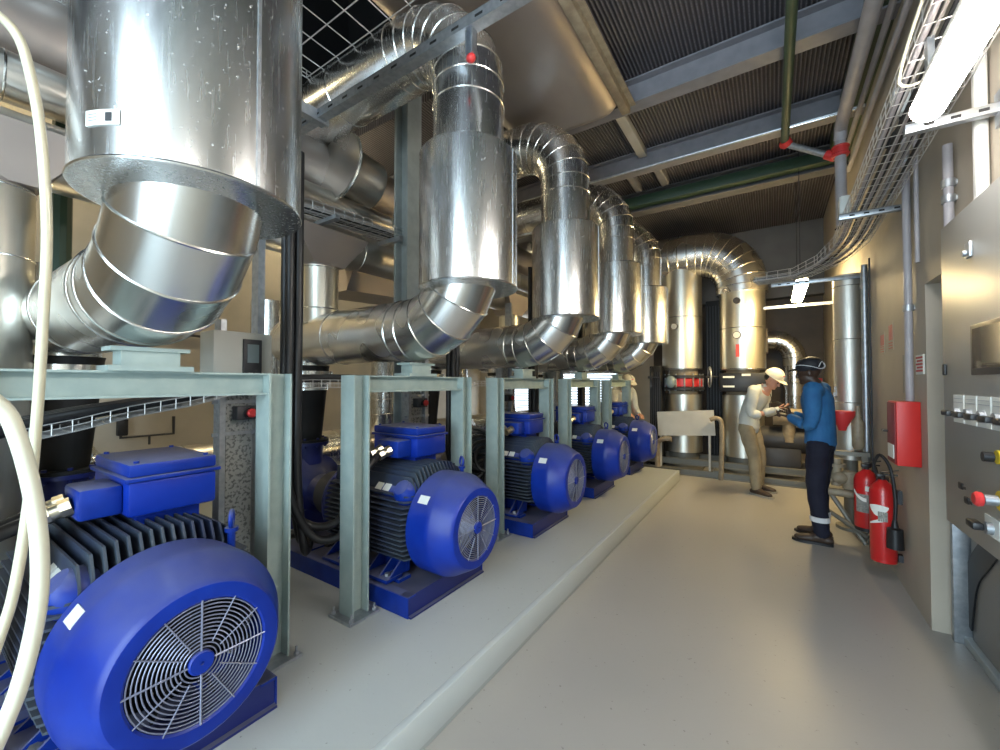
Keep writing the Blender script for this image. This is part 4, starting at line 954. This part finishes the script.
# junction boxes
for (x, y, z, s, l) in ((0.60, 3.05, 3.02, 0.12, 'small white junction box on the right wall near the basket'), (0.52, 4.45, 2.98, 0.13, 'white junction box at the foot of the grey vertical pipe')):
    t = thing('junction_box', l, 'junction box', (x, y, z)); MB().box((x, y, z), (0.06, s, s*1.15), None, 0.006).build('box_body', 'white', t, world=True)
    MB().box((x-0.034, y, z), (0.008, s*0.94, s*1.08), None, 0.003).build('box_cover', 'white', t, world=True)
    MB().tube([(x, y, z-s*0.55), (x, y+0.01, z-s*0.9), (x-0.03, y+0.02, z-s*1.2), (x-0.06, y, 2.80)], 0.008, n=8, smooth=4).build('lead', 'black', t, world=True)

# red wall box
t = thing('fire_alarm_box', 'red metal box on the right wall above the extinguishers', 'box', (0.735, 3.77, 0.96))
MB().bx(0.672, 0.788, 3.67, 3.90, 0.96, 1.378, 0.004).build('box_body', 'red_box', t, world=True)
MB().bx(0.664, 0.672, 3.68, 3.89, 0.97, 1.368, 0.003).build('box_door', 'red_dark', t, world=True)
MB().bx(0.66, 0.664, 3.70, 3.86, 1.0, 1.09).build('door_notice', 'label', t, world=True)
MB().cyl((0.664, 3.87, 1.17), (0.64, 3.87, 1.17), 0.008, n=8).cyl((0.64, 3.85, 1.17), (0.64, 3.90, 1.17), 0.007, n=8).build('door_latch', 'black', t, world=True)

# fire extinguishers
def extinguisher(x, y, z, h, r, label, rz, horn):
    t = thing('fire_extinguisher', label, 'fire extinguisher', (x, y, z), rz)
    b = MB(); b.lathe((0, 0, 0), (0, 0, 1), [(0, r*0.86), (0.012, r*0.95), (0.03, r), (h-0.09, r), (h-0.05, r*0.86), (h-0.02, r*0.5), (h, r*0.28)], n=36); b.build('cylinder', 'red', t)
    # label: pale curved panel with a shield mark
    def patch(a0, a1, lo_, hi_, n=10, off=0.0015):
        m_ = MB(); L = []
        for k in range(n+1):
            f = k/n; a = R(a0+(a1-a0)*f); d = V((math.cos(a), math.sin(a), 0))
            L.append([m_.bm.verts.new(d*rr_+V((0, 0, z_))) for rr_, z_ in ((r-0.001, lo_(f)), (r+off, lo_(f)), (r+off, hi_(f)), (r-0.001, hi_(f)))])
        for k in range(n): m_.bridge(L[k], L[k+1])
        m_.cap(L[0]); m_.cap(L[-1]); return m_
    if horn:
        patch(-165, -75, lambda f: h*(0.66-0.10*math.sin(f*PI)), lambda f: h*(0.68+0.02*math.sin(f*PI))).build('white_swoosh', 'label', t)
        patch(-165, -95, lambda f: h*(0.44+0.06*f), lambda f: h*(0.46+0.09*f)).build('white_swoosh', 'label', t)
        patch(-120, -80, lambda f: h*0.50, lambda f: h*0.62).build('label_panel', 'poster', t)
    else:
        patch(-150, -60, lambda f: h*0.30, lambda f: h*0.60).build('label_panel', 'poster', t)
        patch(-168, -100, lambda f: h*(0.62-0.14*math.sin(f*PI*0.5)), lambda f: h*(0.66-0.12*math.sin(f*PI*0.5)), off=0.003).build('white_swoosh', 'label', t)
        patch(-105, -72, lambda f: h*0.66, lambda f: h*0.74).build('white_square', 'label', t)
    v = MB(); v.cyl((0, 0, h), (0, 0, h+0.035), 0.017); v.bx(-0.015, 0.085, -0.012, 0.012, h+0.035, h+0.045); v.box((0.04, 0, h+0.065), (0.11, 0.018, 0.008), Matrix.Rotation(R(-14), 3, 'Y')); v.box((-0.01, 0, h+0.03), (0.05, 0.05, 0.03), None, 0.006); v.build('valve_head', 'black', t)
    g = MB(); a = R(-100)
    pts = [(0.02, 0, h+0.02), (0.03, -0.04, h+0.06), (0.045, -0.09, h+0.02), (0.06, -r-0.03, h-0.15), (0.06, -r-0.035, h-0.32)]
    if horn: pts = [(-0.02, 0, h+0.02), (-0.05, -0.01, h+0.1), (-0.02, -0.05, h+0.19), (0.03, -0.09, h+0.10), (0.05, -r-0.03, h-0.12), (0.045, -r-0.035, h-0.28)]
    g.tube(pts, 0.011, n=10, smooth=6); g.build('discharge_hose', 'black', t)
    hn = MB(); 
    if horn: hn.lathe((0.045, -r-0.035, h-0.27), (0, 0, -1), [(0, 0.014), (0.05, 0.022), (0.06, 0.045), (0.2, 0.05), (0.2, 0.02)], n=20)
    else: hn.lathe((0.06, -r-0.035, h-0.31), (0, 0, -1), [(0, 0.013), (0.07, 0.018)], n=12)
    hn.build('nozzle', 'black', t)
    bd = MB(); bd.cyl((0, 0, -0.008), (0, 0, 0.02), r*0.97, n=36); bd.build('base_ring', 'black' if not horn else 'red', t)
    br = MB(); dw = V((XR-x, 0, 0)); q = Matrix.Rotation(-rz, 3, 'Z'); c = q @ V((r+ (XR-x-r)/2, 0, h*0.8)); br.box(c, (XR-x-r+0.0, 0.05, 0.10), q); c2 = q @ V((r+(XR-x-r)/2, 0, 0.03)); br.box(c2, (XR-x-r, 0.05, 0.05), q)
    build_each(br, 'wall_bracket', 'dark', t)
    return t
extinguisher(0.685, 4.20, 0.17, 0.60, 0.078, 'nearer red fire extinguisher with black horn on the right wall', R(0), True)
extinguisher(0.655, 4.62, 0.27, 0.50, 0.085, 'farther red fire extinguisher with pale label panel on the right wall', R(0), False)

# signs
t = thing('fire_sign', 'small white sign with red lines above the red box', 'sign', (0.785, 3.62, 1.56))
MB().bx(0.782, 0.789, 3.575, 3.74, 1.555, 1.68, 0.001).build('sign_panel', 'label', t, world=True)
mb = MB()
for k in range(5): mb.bx(0.780, 0.782, 3.59, 3.725-0.02*(k % 2), 1.572+k*0.021, 1.584+k*0.021)
mb.build('sign_text', 'sign_red', t, world=True)
t = thing('notice_sheet', 'narrow grey notice sheet beside the conduit above the red box', 'notice', (0.785, 3.98, 1.43))
MB().bx(0.782, 0.789, 3.88, 4.06, 1.43, 1.70, 0.001).build('sheet', 'poster', t, world=True)
for k in range(2):
    y = 4.35+k*0.3; t = thing('pictogram_sticker', ['faded red pictogram stickers on the beige wall, right one', 'faded red pictogram stickers on the beige wall, left one'][k], 'sticker', (0.785, y, 1.75))
    MB().bx(0.786, 0.789, y, y+0.17, 1.76-0.02*k, 1.98-0.05*k).build('sheet', 'concrete2', t, world=True)
    mb = MB()
    for q in range(3): mb.bx(0.784, 0.786, y+0.02+q*0.045, y+0.035+q*0.045, 1.84-0.02*k, 1.96-0.05*k); mb.bx(0.784, 0.786, y+0.02, y+0.14, 1.775+q*0.02-0.01*k, 1.78+q*0.02-0.01*k)
    mb.build('print', 'sign_red', t, world=True)

# manifold by the wall behind the blue worker
t = thing('valve_manifold', 'tan and steel valve stand between the blue shirted worker and the extinguishers', 'valve stand', (0.55, 5.6, 0))
mb = MB(); mb.bx(0.32, 0.76, 5.15, 5.22, 0.80, 0.84); mb.bx(0.32, 0.76, 5.75, 5.82, 0.80, 0.84)
for x in (0.34, 0.72): mb.bx(x-0.02, x+0.02, 5.16, 5.20, 0, 0.8)
mb.tube([(0.36, 5.18, 0.6), (0.70, 5.0, 0.02)], 0.022, n=10); mb.tube([(0.30, 5.2, 0.34), (0.70, 4.9, 0.12)], 0.02, n=10)
build_each(mb, 'stand_frame', 'curb', t, world=True)
mb = MB()
mb.cyl((0.42, 5.08, 0.58), (0.74, 5.08, 0.58), 0.035); mb.cyl((0.50, 5.08, 0.52), (0.50, 5.08, 0.78), 0.04); mb.cyl((0.50, 5.08, 0.70), (0.50, 5.08, 0.73), 0.07); mb.cyl((0.60, 5.08, 0.50), (0.60, 5.08, 0.66), 0.055); mb.cyl((0.44, 5.06, 0.46), (0.62, 5.02, 0.46), 0.035); mb.ball((0.52, 5.06, 0.60), 0.07, 0.06, 0.06, None, 12); mb.ball((0.66, 5.06, 0.58), 0.055, 0.05, 0.06, None, 12)
mb.build('brass_valves', 'tan', t, world=True)
mb = MB(); mb.lathe((0.56, 5.16, 1.04), (0, 0, 1), [(0, 0.03), (0.04, 0.04), (0.15, 0.10), (0.19, 0.10)], n=20); mb.build('red_funnel', 'redpl', t, world=True)
mb = MB(); mb.cyl((0.38, 5.3, 1.3), (0.38, 5.3, 1.55), 0.045); mb.build('red_post', 'redpl', t, world=True)
mb = MB(); mb.lathe((0.68, 5.2, 0.86), (0, 0, 1), [(0, 0.03), (0.03, 0.045), (0.26, 0.05), (0.32, 0.022), (0.42, 0.022)], n=20); mb.build('sampling_bottle', 'tan', t, world=True)

# ------------------------------------------------------------------ control cabinet on the right
CX = 0.65
t = thing('control_cabinet', 'large grey control cabinet with screen, switches and emergency stop at the right edge', 'cabinet', (0.79, 2.0, 0.88))
body = MB().bx(CX, 0.925, 1.15, 2.68, 0.88, 2.205, 0.006).build('cabinet_body', 'cab', t, world=True)
fr_ = MB().bx(CX-0.012, CX, 1.80, 2.325, 1.53, 1.722, 0.004).build('screen', 'screen_frame', t, world=True)
MB().bx(CX-0.014, CX-0.010, 1.83, 2.30, 1.555, 1.705).build('glass', 'screen', fr_, world=True)
for k in range(5):
    y = 2.49-k*0.125
    s = MB().bx(CX-0.004, CX, y-0.055, y+0.055, 1.335, 1.45).build('switch_plate', 'label', t, world=True)
    MB().bx(CX-0.005, CX-0.0035, y-0.048, y+0.048, 1.418, 1.42).bx(CX-0.005, CX-0.0035, y-0.048, y+0.048, 1.434, 1.436).build('print_lines', 'galv', s, world=True)
    MB().cyl((CX-0.004, y, 1.375), (CX-0.02, y, 1.375), 0.022, n=20).build('switch_ring', 'galv', s, world=True)
    MB().box((CX-0.032, y+0.018, 1.373), (0.024, 0.07, 0.022), None, 0.005).build('switch_handle', 'black', s, world=True)
kb = MB().bx(CX-0.003, CX, 2.14, 2.26, 0.95, 1.02).build('rotary_plate', 'label', t, world=True)
MB().cyl((CX-0.003, 2.2, 0.98), (CX-0.02, 2.2, 0.98), 0.022, n=20).build('switch_ring', 'galv', kb, world=True)
MB().box((CX-0.035, 2.235, 0.98), (0.03, 0.07, 0.026), None, 0.005).build('switch_handle', 'black', kb, world=True)
es = MB().cyl((CX, 2.10, 1.10), (CX-0.014, 2.10, 1.10), 0.034, n=28).build('stop_collar', 'yellow', t, world=True)
MB().cyl((CX-0.018, 2.10, 1.10), (CX-0.05, 2.10, 1.10), 0.018, n=20).build('stop_stem', 'galv', es, world=True)
MB().lathe((CX-0.05, 2.10, 1.10), (-1, 0, 0), [(0, 0.014), (0.004, 0.024), (0.016, 0.026), (0.024, 0.019)], n=24).build('stop_button', 'redpl', es, world=True)
for a, z in ((2.42, 1.085), (2.36, 1.04)): MB().box((CX-0.02, a, z), (0.008, 0.045, 0.026), None, 0.006).bx(CX-0.022, CX-0.019, a-0.05, a-0.015, z-0.006, z+0.004).build('key', 'black', t, world=True)
kk = MB().cyl((CX, 2.12, 1.245), (CX-0.012, 2.12, 1.245), 0.024, n=24).build('key_lock', 'yellow', t, world=True); MB().cyl((CX-0.02, 2.12, 1.245), (CX-0.045, 2.12, 1.245), 0.017, n=16).build('lock_barrel', 'black', kk, world=True)
MB().box((CX-0.004, 2.645, 1.56), (0.01, 0.03, 0.05), None, 0.004).build('hinge_stud', 'black', t, world=True)
MB().box((CX-0.006, 2.34, 2.02), (0.012, 0.05, 0.06), None, 0.004).cyl((CX-0.01, 2.35, 2.01), (CX-0.022, 2.35, 2.01), 0.012).build('lock_plate', 'galv', t, world=True)
MB().box((CX+0.03, 2.70, 1.08), (0.03, 0.03, 0.03), None, 0.006).box((CX+0.03, 2.70, 1.045), (0.03, 0.025, 0.025), None, 0.006).build('side_latch', 'black', t, world=True)
# rubber strip curving on the door below the cabinet
sp = spline([V((0.92, 3.02, 0.78)), V((0.92, 3.2, 0.62)), V((0.92, 3.40, 0.42)), V((0.92, 3.50, 0.12))], 8)
mb = MB(); L_ = []; R_ = []
for i, p in enumerate(sp):
    tt = (sp[min(i+1, len(sp)-1)]-sp[max(i-1, 0)]).normalized(); s = tt.cross(V((1, 0, 0))).normalized()*0.075
    L_.append([mb.bm.verts.new(p+s+V((dx, 0, 0))) for dx in (0, 0.008)] + [mb.bm.verts.new(p-s+V((dx, 0, 0))) for dx in (0.008, 0)])
for i in range(len(L_)-1): mb.bridge(L_[i], L_[i+1])
mb.cap(L_[0]); mb.cap(L_[-1])
tag(mb.build('rubber_strip', 'black'), 'curved black rubber strip on the grey door below the control cabinet', 'strip')

# ------------------------------------------------------------------ people
def limb(mb, pts, radii, n=14):
    """closed tapering limb; radii may be numbers or (across, fore-aft) pairs"""
    pts = [V(p) for p in pts]; last = None; t = (pts[1]-pts[0]).normalized()
    for i, p in enumerate(pts):
        nt = (pts[min(i+1, len(pts)-1)]-pts[max(i-1, 0)]).normalized()
        ref = V((1, 0, 0)) if abs(nt.x) < 0.8 else V((0, 0, 1))
        a = nt.cross(ref).normalized(); b = a.cross(nt).normalized()
        r = radii[i]; ra, rb = (r, r) if not isinstance(r, tuple) else r
        k = [mb.bm.verts.new(p+a*(ra*math.cos(2*PI*j/n))+b*(rb*math.sin(2*PI*j/n))) for j in range(n)]
        if last: mb.bridge(last, k)
        else: mb.cap(k[::-1])
        last = k
    mb.cap(last)
    for i in (0, len(pts)-1):
        r = radii[i]; r = min(r) if isinstance(r, tuple) else r; mb.ball(pts[i], r*0.98, None, None, None, 12)
def dense(pts, radii, k=5):
    P = spline([V(p) for p in pts], k); n = len(pts)-1; out = []
    for i in range(len(P)):
        f = min(i/k, n-1e-6); a = int(f); u = f-a; ra, rb = radii[a], radii[a+1]
        ra = ra if isinstance(ra, tuple) else (ra, ra); rb = rb if isinstance(rb, tuple) else (rb, rb)
        out.append((ra[0]+(rb[0]-ra[0])*u, ra[1]+(rb[1]-ra[1])*u))
    return P, out
def remesh(o, vox=0.008, sm=4):
    m = o.modifiers.new('Remesh', 'REMESH'); m.mode = 'VOXEL'; m.voxel_size = vox; m.use_smooth_shade = True
    s = o.modifiers.new('Smooth', 'SMOOTH'); s.factor = 0.5; s.iterations = sm
    return o
def hand(mb, w, d, up, s, curl=0.5, sc=1.0):
    """palm and five fingers. w wrist, d finger direction, up back-of-hand normal, s side of the thumb (+1/-1)"""
    d = V(d).normalized(); up = (V(up)-d*V(up).dot(d)).normalized(); side = d.cross(up).normalized()*s
    limb(mb, [w, w+d*0.045*sc, w+d*0.088*sc], [(0.026*sc, 0.018*sc), (0.040*sc, 0.016*sc), (0.040*sc, 0.013*sc)])
    for k, (off, ln) in enumerate(((0.030, 0.072), (0.010, 0.080), (-0.010, 0.074), (-0.029, 0.058))):
        p = w+d*0.085*sc+side*off*sc; dd = d.copy(); pts = [p-d*0.01]; c = curl*(0.9+0.1*k)
        for q, fr in enumerate((0.45, 0.32, 0.23)):
            dd = (dd*math.cos(c*0.9)-up*math.sin(c*0.9)).normalized() if q else (dd*math.cos(c*0.6)-up*math.sin(c*0.6)).normalized()
            p = p+dd*ln*fr*sc; pts.append(p)
        limb(mb, pts, [0.0095*sc, 0.009*sc, 0.0085*sc, 0.007*sc], n=8)
    p = w+d*0.03*sc+side*0.030*sc; a = (side*0.75+d*0.65).normalized(); b = (side*0.2+d-up*0.5).normalized()
    limb(mb, [p, p+a*0.035*sc, p+a*0.035*sc+b*0.03*sc, p+a*0.03*sc+b*0.052*sc], [0.013*sc, 0.011*sc, 0.010*sc, 0.008*sc], n=8)

def person(loc, rz, label, skin, J, shirt, trousers, shoe, sole='black', hem=0.0, cuff=0.88, tuck=0.92):
    """J: joints in a local frame, x forward, y left, z up"""
    t = thing('person', label, 'person', loc, rz)
    b = MB()
    pel, wst, chest, neck, head = [V(J[k]) for k in ('pelvis', 'waist', 'chest', 'neck', 'head')]
    P, r = dense([pel-V((0, 0, 0.07)), pel+V((0, 0, 0.02)), wst, chest, neck-V((0, 0, 0.05))], [(0.14, 0.10), (0.155, 0.105), (0.135, 0.095), (0.165, 0.11), (0.10, 0.075)]); limb(b, P, r, 18)
    limb(b, [neck-V((0, 0, 0.07)), neck, head-V((0, 0, 0.06))], [0.062, 0.055, 0.055])
    hd = V(J['look']).normalized(); q = V((1, 0, 0)).rotation_difference(hd).to_matrix(); up = q @ V((0, 0, 1))
    b.ball(head+up*0.03, 0.098, 0.076, 0.105, q, 20); b.ball(head+q @ V((0.028, 0, -0.045)), 0.070, 0.058, 0.072, q, 16)
    b.ball(head+q @ V((0.078, 0, -0.085)), 0.026, 0.026, 0.02, q, 10)                                   # chin
    limb(b, [head+q @ V((0.092, 0, 0.015)), head+q @ V((0.112, 0, -0.022))], [0.009, 0.015], 8)          # nose
    b.ball(head+q @ V((0.094, 0, -0.052)), 0.010, 0.024, 0.007, q, 10)                                  # mouth
    b.ball(head+q @ V((0.086, 0, 0.026)), 0.012, 0.05, 0.008, q, 10)                                    # brow
    for s in (-1, 1): b.ball(head+q @ V((-0.005, s*0.078, -0.01)), 0.020, 0.009, 0.032, q, 10)          # ears
    for s, k in ((1, 'L'), (-1, 'R')):
        sh, el, wr_ = V(J['sh'+k]), V(J['el'+k]), V(J['wr'+k]); P, r = dense([chest+(sh-chest)*0.5, sh, el, wr_], [0.06, 0.052, 0.042, 0.027], 4); limb(b, P, r)
        hand(b, wr_+(wr_-el).normalized()*0.005, J['hd'+k], J['hu'+k], s if J.get('flip', 1) > 0 else -s, J.get('curl', 0.6))
        hp, kn, an, to = [V(J[m+k]) for m in ('hp', 'kn', 'an', 'to')]; P, r = dense([hp, kn, an], [0.085, 0.055, 0.038]); limb(b, P, r)
        limb(b, [an-V((0, 0, 0.02)), an+(to-an)*0.35, an+(to-an)*0.62], [0.034, (0.026, 0.018), (0.022, 0.013)])
    remesh(b.build('body', skin, t), 0.0065, 3)
    # face details
    e = MB()
    for s in (-1, 1): e.ball(head+q @ V((0.090, s*0.030, 0.006)), 0.009, 0.012, 0.008, q, 10)
    e.build('eyes', 'dark', t)
    # shirt
    c = MB(); P, r = dense([pel+V((0, 0, hem)), wst, chest, chest+(neck-chest)*0.55, neck-V((0, 0, 0.035))], [(0.172, 0.125), (0.160, 0.118), (0.182, 0.130), (0.165, 0.105), (0.075, 0.068)]); limb(c, P, r, 22)
    for s, k in ((1, 'L'), (-1, 'R')):
        sh, el, wr_ = V(J['sh'+k]), V(J['el'+k]), V(J['wr'+k]); P, r = dense([chest+(sh-chest)*0.45+V((0, 0, 0.02)), sh, el, el+(wr_-el)*cuff], [0.088, 0.078, 0.058, 0.042], 5)
        r = [(a*(1+0.05*math.sin(i*2.1)), bb*(1+0.05*math.cos(i*1.7))) for i, (a, bb) in enumerate(r)]; limb(c, P, r, 16)
    remesh(c.build('shirt', shirt, t), 0.009, 3)
    # trousers
    c = MB(); P, r = dense([pel+V((0, 0, 0.10)), pel, pel-V((0, 0, 0.08))], [(0.150, 0.108), (0.165, 0.122), (0.15, 0.11)]); limb(c, P, r, 22)
    for s, k in ((1, 'L'), (-1, 'R')):
        hp, kn, an = [V(J[m+k]) for m in ('hp', 'kn', 'an')]; P, r = dense([hp, hp+(kn-hp)*0.5, kn, kn+(an-kn)*0.5, an+(kn-an)*0.03], [0.100, 0.092, 0.076, 0.070, 0.066], 4)
        r = [(a*(1+0.04*math.sin(i*2.3)), bb*(1+0.05*math.cos(i*1.9))) for i, (a, bb) in enumerate(r)]; limb(c, P, r, 16)
    remesh(c.build('trousers', trousers, t), 0.009, 3)
    for s, k in ((1, 'L'), (-1, 'R')):
        an, to = V(J['an'+k]), V(J['to'+k]); d = (to-an); d.z = 0; d.normalize()
        c = MB(); limb(c, [an+V((0, 0, 0.03)), an-V((0, 0, 0.03)), an-V((0, 0, 0.035))+d*0.06], [0.052, (0.048, 0.048), (0.048, 0.038)]); f = V((an.x, an.y, 0))
        limb(c, [f-d*0.055+V((0, 0, 0.045)), f+d*0.05+V((0, 0, 0.048)), f+d*0.13+V((0, 0, 0.040)), f+d*0.19+V((0, 0, 0.034))], [(0.038, 0.036), (0.044, 0.042), (0.050, 0.034), (0.040, 0.024)])
        sh_ = remesh(c.build('shoe', shoe, t), 0.007, 3)
        c = MB(); nrm = V((0, 0, 1)).cross(d); out = [(-0.085, 0.03), (-0.06, 0.042), (0.05, 0.044), (0.13, 0.055), (0.19, 0.048), (0.228, 0.02)]
        poly = [f+d*a+nrm*w_ for a, w_ in out]+[f+d*a-nrm*w_ for a, w_ in out[::-1]]
        c.prism([(p.x, p.y) for p in poly], 0.022); c.build('sole', sole, sh_)
    return t, q, head, up

# worker in the blue shirt
J = dict(pelvis=(0, 0, 0.95), waist=(0.0, 0, 1.10), chest=(0.02, 0, 1.33), neck=(0.035, 0, 1.50), head=(0.075, 0, 1.605), look=(1, 0.05, -0.22),
         shL=(0.02, 0.195, 1.42), elL=(0.03, 0.25, 1.12), wrL=(0.22, 0.12, 1.17), shR=(0.02, -0.195, 1.42), elR=(0.03, -0.25, 1.12), wrR=(0.24, -0.10, 1.18),
         hdL=(1, -0.35, 0.35), huL=(0.1, 0.9, 0.3), hdR=(1, 0.35, 0.35), huR=(0.1, -0.9, 0.3), curl=0.75,
         hpL=(0, 0.095, 0.90), knL=(0.02, 0.10, 0.50), anL=(-0.02, 0.11, 0.095), toL=(0.13, 0.13, 0.04),
         hpR=(0, -0.095, 0.90), knR=(0.03, -0.10, 0.50), anR=(0.02, -0.11, 0.095), toR=(0.17, -0.14, 0.04))
bl, q, head, up = person((0.375, 4.97, 0), R(166), 'worker in blue sweatshirt, navy trousers and dark cap, seen from behind', 'skin_d', J, 'shirt_b', 'navy', 'shoe', 'black', hem=-0.03)
c = MB(); c.ball(head+q @ V((-0.012, 0, 0.062)), 0.118, 0.094, 0.088, q, 24); cp_ = remesh(c.build('cap_shell', 'hat_b', bl), 0.008, 2)
c = MB(); c.ball(head+q @ V((0.07, 0, 0.05)), 0.10, 0.085, 0.012, q, 20); c.build('cap_peak', 'hat_b', bl)
c = MB()
for s in (-1, 1):
    c.tube([head+q @ V((0.085, s*0.05, 0.085)), head+q @ V((0.03, s*0.092, 0.075)), head+q @ V((-0.04, s*0.095, 0.045)), head+q @ V((-0.10, s*0.055, 0.01)), head+q @ V((-0.13, s*0.01, 0.03))], 0.0035, n=6, smooth=4)
    c.tube([head+q @ V((-0.13, s*0.01, 0.03)), head+q @ V((-0.12, s*0.05, 0.075)), head+q @ V((-0.09, s*0.08, 0.03))], 0.0035, n=6, smooth=4)
c.build('cap_piping', 'reflect', bl)
for k in 'LR':
    an = V(J['an'+k]); kn = V(J['kn'+k]); p = an+(kn-an)*0.34; c = MB(); c.lathe(p-V((0, 0, 0.022)), (0, 0, 1), [(0, 0.068), (0, 0.0775), (0.045, 0.0785), (0.045, 0.068)], n=24, cap=False); c.build('reflective_band', 'reflect', bl)
# worn swirl print on the back of the sweatshirt
c = MB()
for (a, r_, yo, zo) in ((0, 0.04, 0.0, 1.43), (1.2, 0.03, -0.04, 1.40), (2.4, 0.03, 0.05, 1.40)):
    pts = [V((-0.118, yo+r_*math.cos(a+k*0.55), zo+r_*math.sin(a+k*0.55))) for k in range(9)]; c.tube(pts, 0.004, n=5)
c.tube([V((-0.122, -0.06, 1.33)), V((-0.124, 0.06, 1.33))], 0.004, n=5); c.build('back_print', 'reflect', bl)
ph = MB(); ph.box((0.33, 0.0, 1.23), (0.07, 0.14, 0.012), Matrix.Rotation(R(-30), 3, 'Y'), 0.004)
o = ph.build('notepad', 'white', None, origin=False)
o.location = (0.375, 4.97, 0); o.rotation_euler = (0, 0, R(166))
tag(o, 'small white pad held by the worker in the blue sweatshirt', 'notepad')

# worker in the pale shirt, bending over a phone
J = dict(pelvis=(-0.02, 0, 0.93), waist=(0.0, 0, 1.08), chest=(0.09, 0, 1.30), neck=(0.19, 0, 1.46), head=(0.275, 0, 1.545), look=(1, 0, -0.75),
         shL=(0.12, 0.19, 1.38), elL=(0.10, 0.25, 1.09), wrL=(0.33, 0.12, 1.15), shR=(0.12, -0.19, 1.38), elR=(0.12, -0.25, 1.09), wrR=(0.35, -0.11, 1.15),
         hdL=(1, -0.5, 0.25), huL=(0.2, 0.6, -0.7), hdR=(1, 0.5, 0.25), huR=(0.2, -0.6, -0.7), curl=0.7,
         hpL=(-0.02, 0.09, 0.88), knL=(0.07, 0.11, 0.49), anL=(0.04, 0.13, 0.095), toL=(0.21, 0.15, 0.04),
         hpR=(-0.02, -0.09, 0.88), knR=(0.09, -0.12, 0.49), anR=(0.12, -0.14, 0.095), toR=(0.29, -0.18, 0.04))
wt, q, head, up = person((-0.26, 6.68, 0), R(-20), 'worker in pale shirt, khaki trousers and white helmet, looking down at his phone', 'skin_l', J, 'shirt_w', 'khaki', 'shoe', 'sole', hem=-0.05)
def helmet(par, head, q, nm='helmet'):
    c = MB(); c.lathe(head+q @ V((-0.01, 0, 0.045)), q @ V((0, 0, 1)), [(0, 0.118), (0.03, 0.116), (0.07, 0.095), (0.098, 0.058), (0.108, 0.02), (0.109, 0.0)], n=32)
    h = c.build('helmet_shell', 'hat_w', par)
    c = MB(); c.ball(head+q @ V((0.035, 0, 0.045)), 0.145, 0.115, 0.008, q, 24); c.build('helmet_brim', 'hat_w', h)
    c = MB(); c.tube([head+q @ V((x, 0, z)) for x, z in ((0.105, 0.07), (0.07, 0.135), (0.0, 0.158), (-0.07, 0.135), (-0.12, 0.07))], 0.012, n=8, smooth=4); c.build('helmet_ridge', 'hat_w', h)
    c = MB(); c.box(head+q @ V((0.085, 0, 0.11)), (0.01, 0.035, 0.03), q @ Matrix.Rotation(R(35), 3, 'Y')); c.build('helmet_sticker', 'redpl', h)
helmet(wt, head, q)
c = MB(); c.ball(head+q @ V((-0.045, 0, 0.01)), 0.062, 0.078, 0.06, q, 16); c.build('hair', 'hair_d', wt)
c = MB(); c.tube([V((0.20, 0.05, 1.42)), V((0.25, 0.03, 1.30)), V((0.24, 0.0, 1.22))], 0.005, n=6, smooth=4); c.box((0.245, 0, 1.19), (0.006, 0.055, 0.08)); c.build('lanyard_badge', 'dark', wt)
o = MB().box((0.47, 0.0, 1.20), (0.075, 0.15, 0.009), Matrix.Rotation(R(-25), 3, 'Y'), 0.003).build('mobile_phone', 'black', None, origin=False); o.location = (-0.26, 6.68, 0); o.rotation_euler = (0, 0, R(-20))
tag(o, 'black phone held by the worker in the pale shirt', 'phone')

# third worker, bending behind the farthest motor
J = dict(pelvis=(-0.10, 0, 0.92), waist=(0.0, 0, 1.05), chest=(0.08, 0, 1.26), neck=(0.16, 0, 1.42), head=(0.23, 0, 1.50), look=(1, 0, -0.5),
         shL=(0.1, 0.19, 1.34), elL=(0.14, 0.24, 1.05), wrL=(0.34, 0.16, 0.95), shR=(0.1, -0.19, 1.34), elR=(0.16, -0.23, 1.05), wrR=(0.36, -0.14, 0.97),
         hdL=(1, -0.3, -0.2), huL=(0.1, 0.2, 0.9), hdR=(1, 0.3, -0.2), huR=(0.1, -0.2, 0.9), curl=0.5,
         hpL=(-0.10, 0.09, 0.87), knL=(0.02, 0.10, 0.47), anL=(-0.10, 0.11, 0.095), toL=(0.07, 0.13, 0.04),
         hpR=(-0.10, -0.09, 0.87), knR=(0.02, -0.10, 0.47), anR=(0.02, -0.11, 0.095), toR=(0.19, -0.13, 0.04))
th, q, head, up = person((-2.32, 7.42, 0.0), R(-35), 'half hidden worker with white helmet and orange gear behind the farthest motor', 'skin_l', J, 'shirt_w', 'navy', 'black', 'black', hem=0.05)
helmet(th, head, q)
c = MB(); c.lathe(V((-0.02, 0, 0.93)), (0.25, 0, 1), [(0, 0.155), (0, 0.19), (0.14, 0.185), (0.14, 0.15)], n=24, cap=False); c.build('orange_belt_bag', 'orange', th)
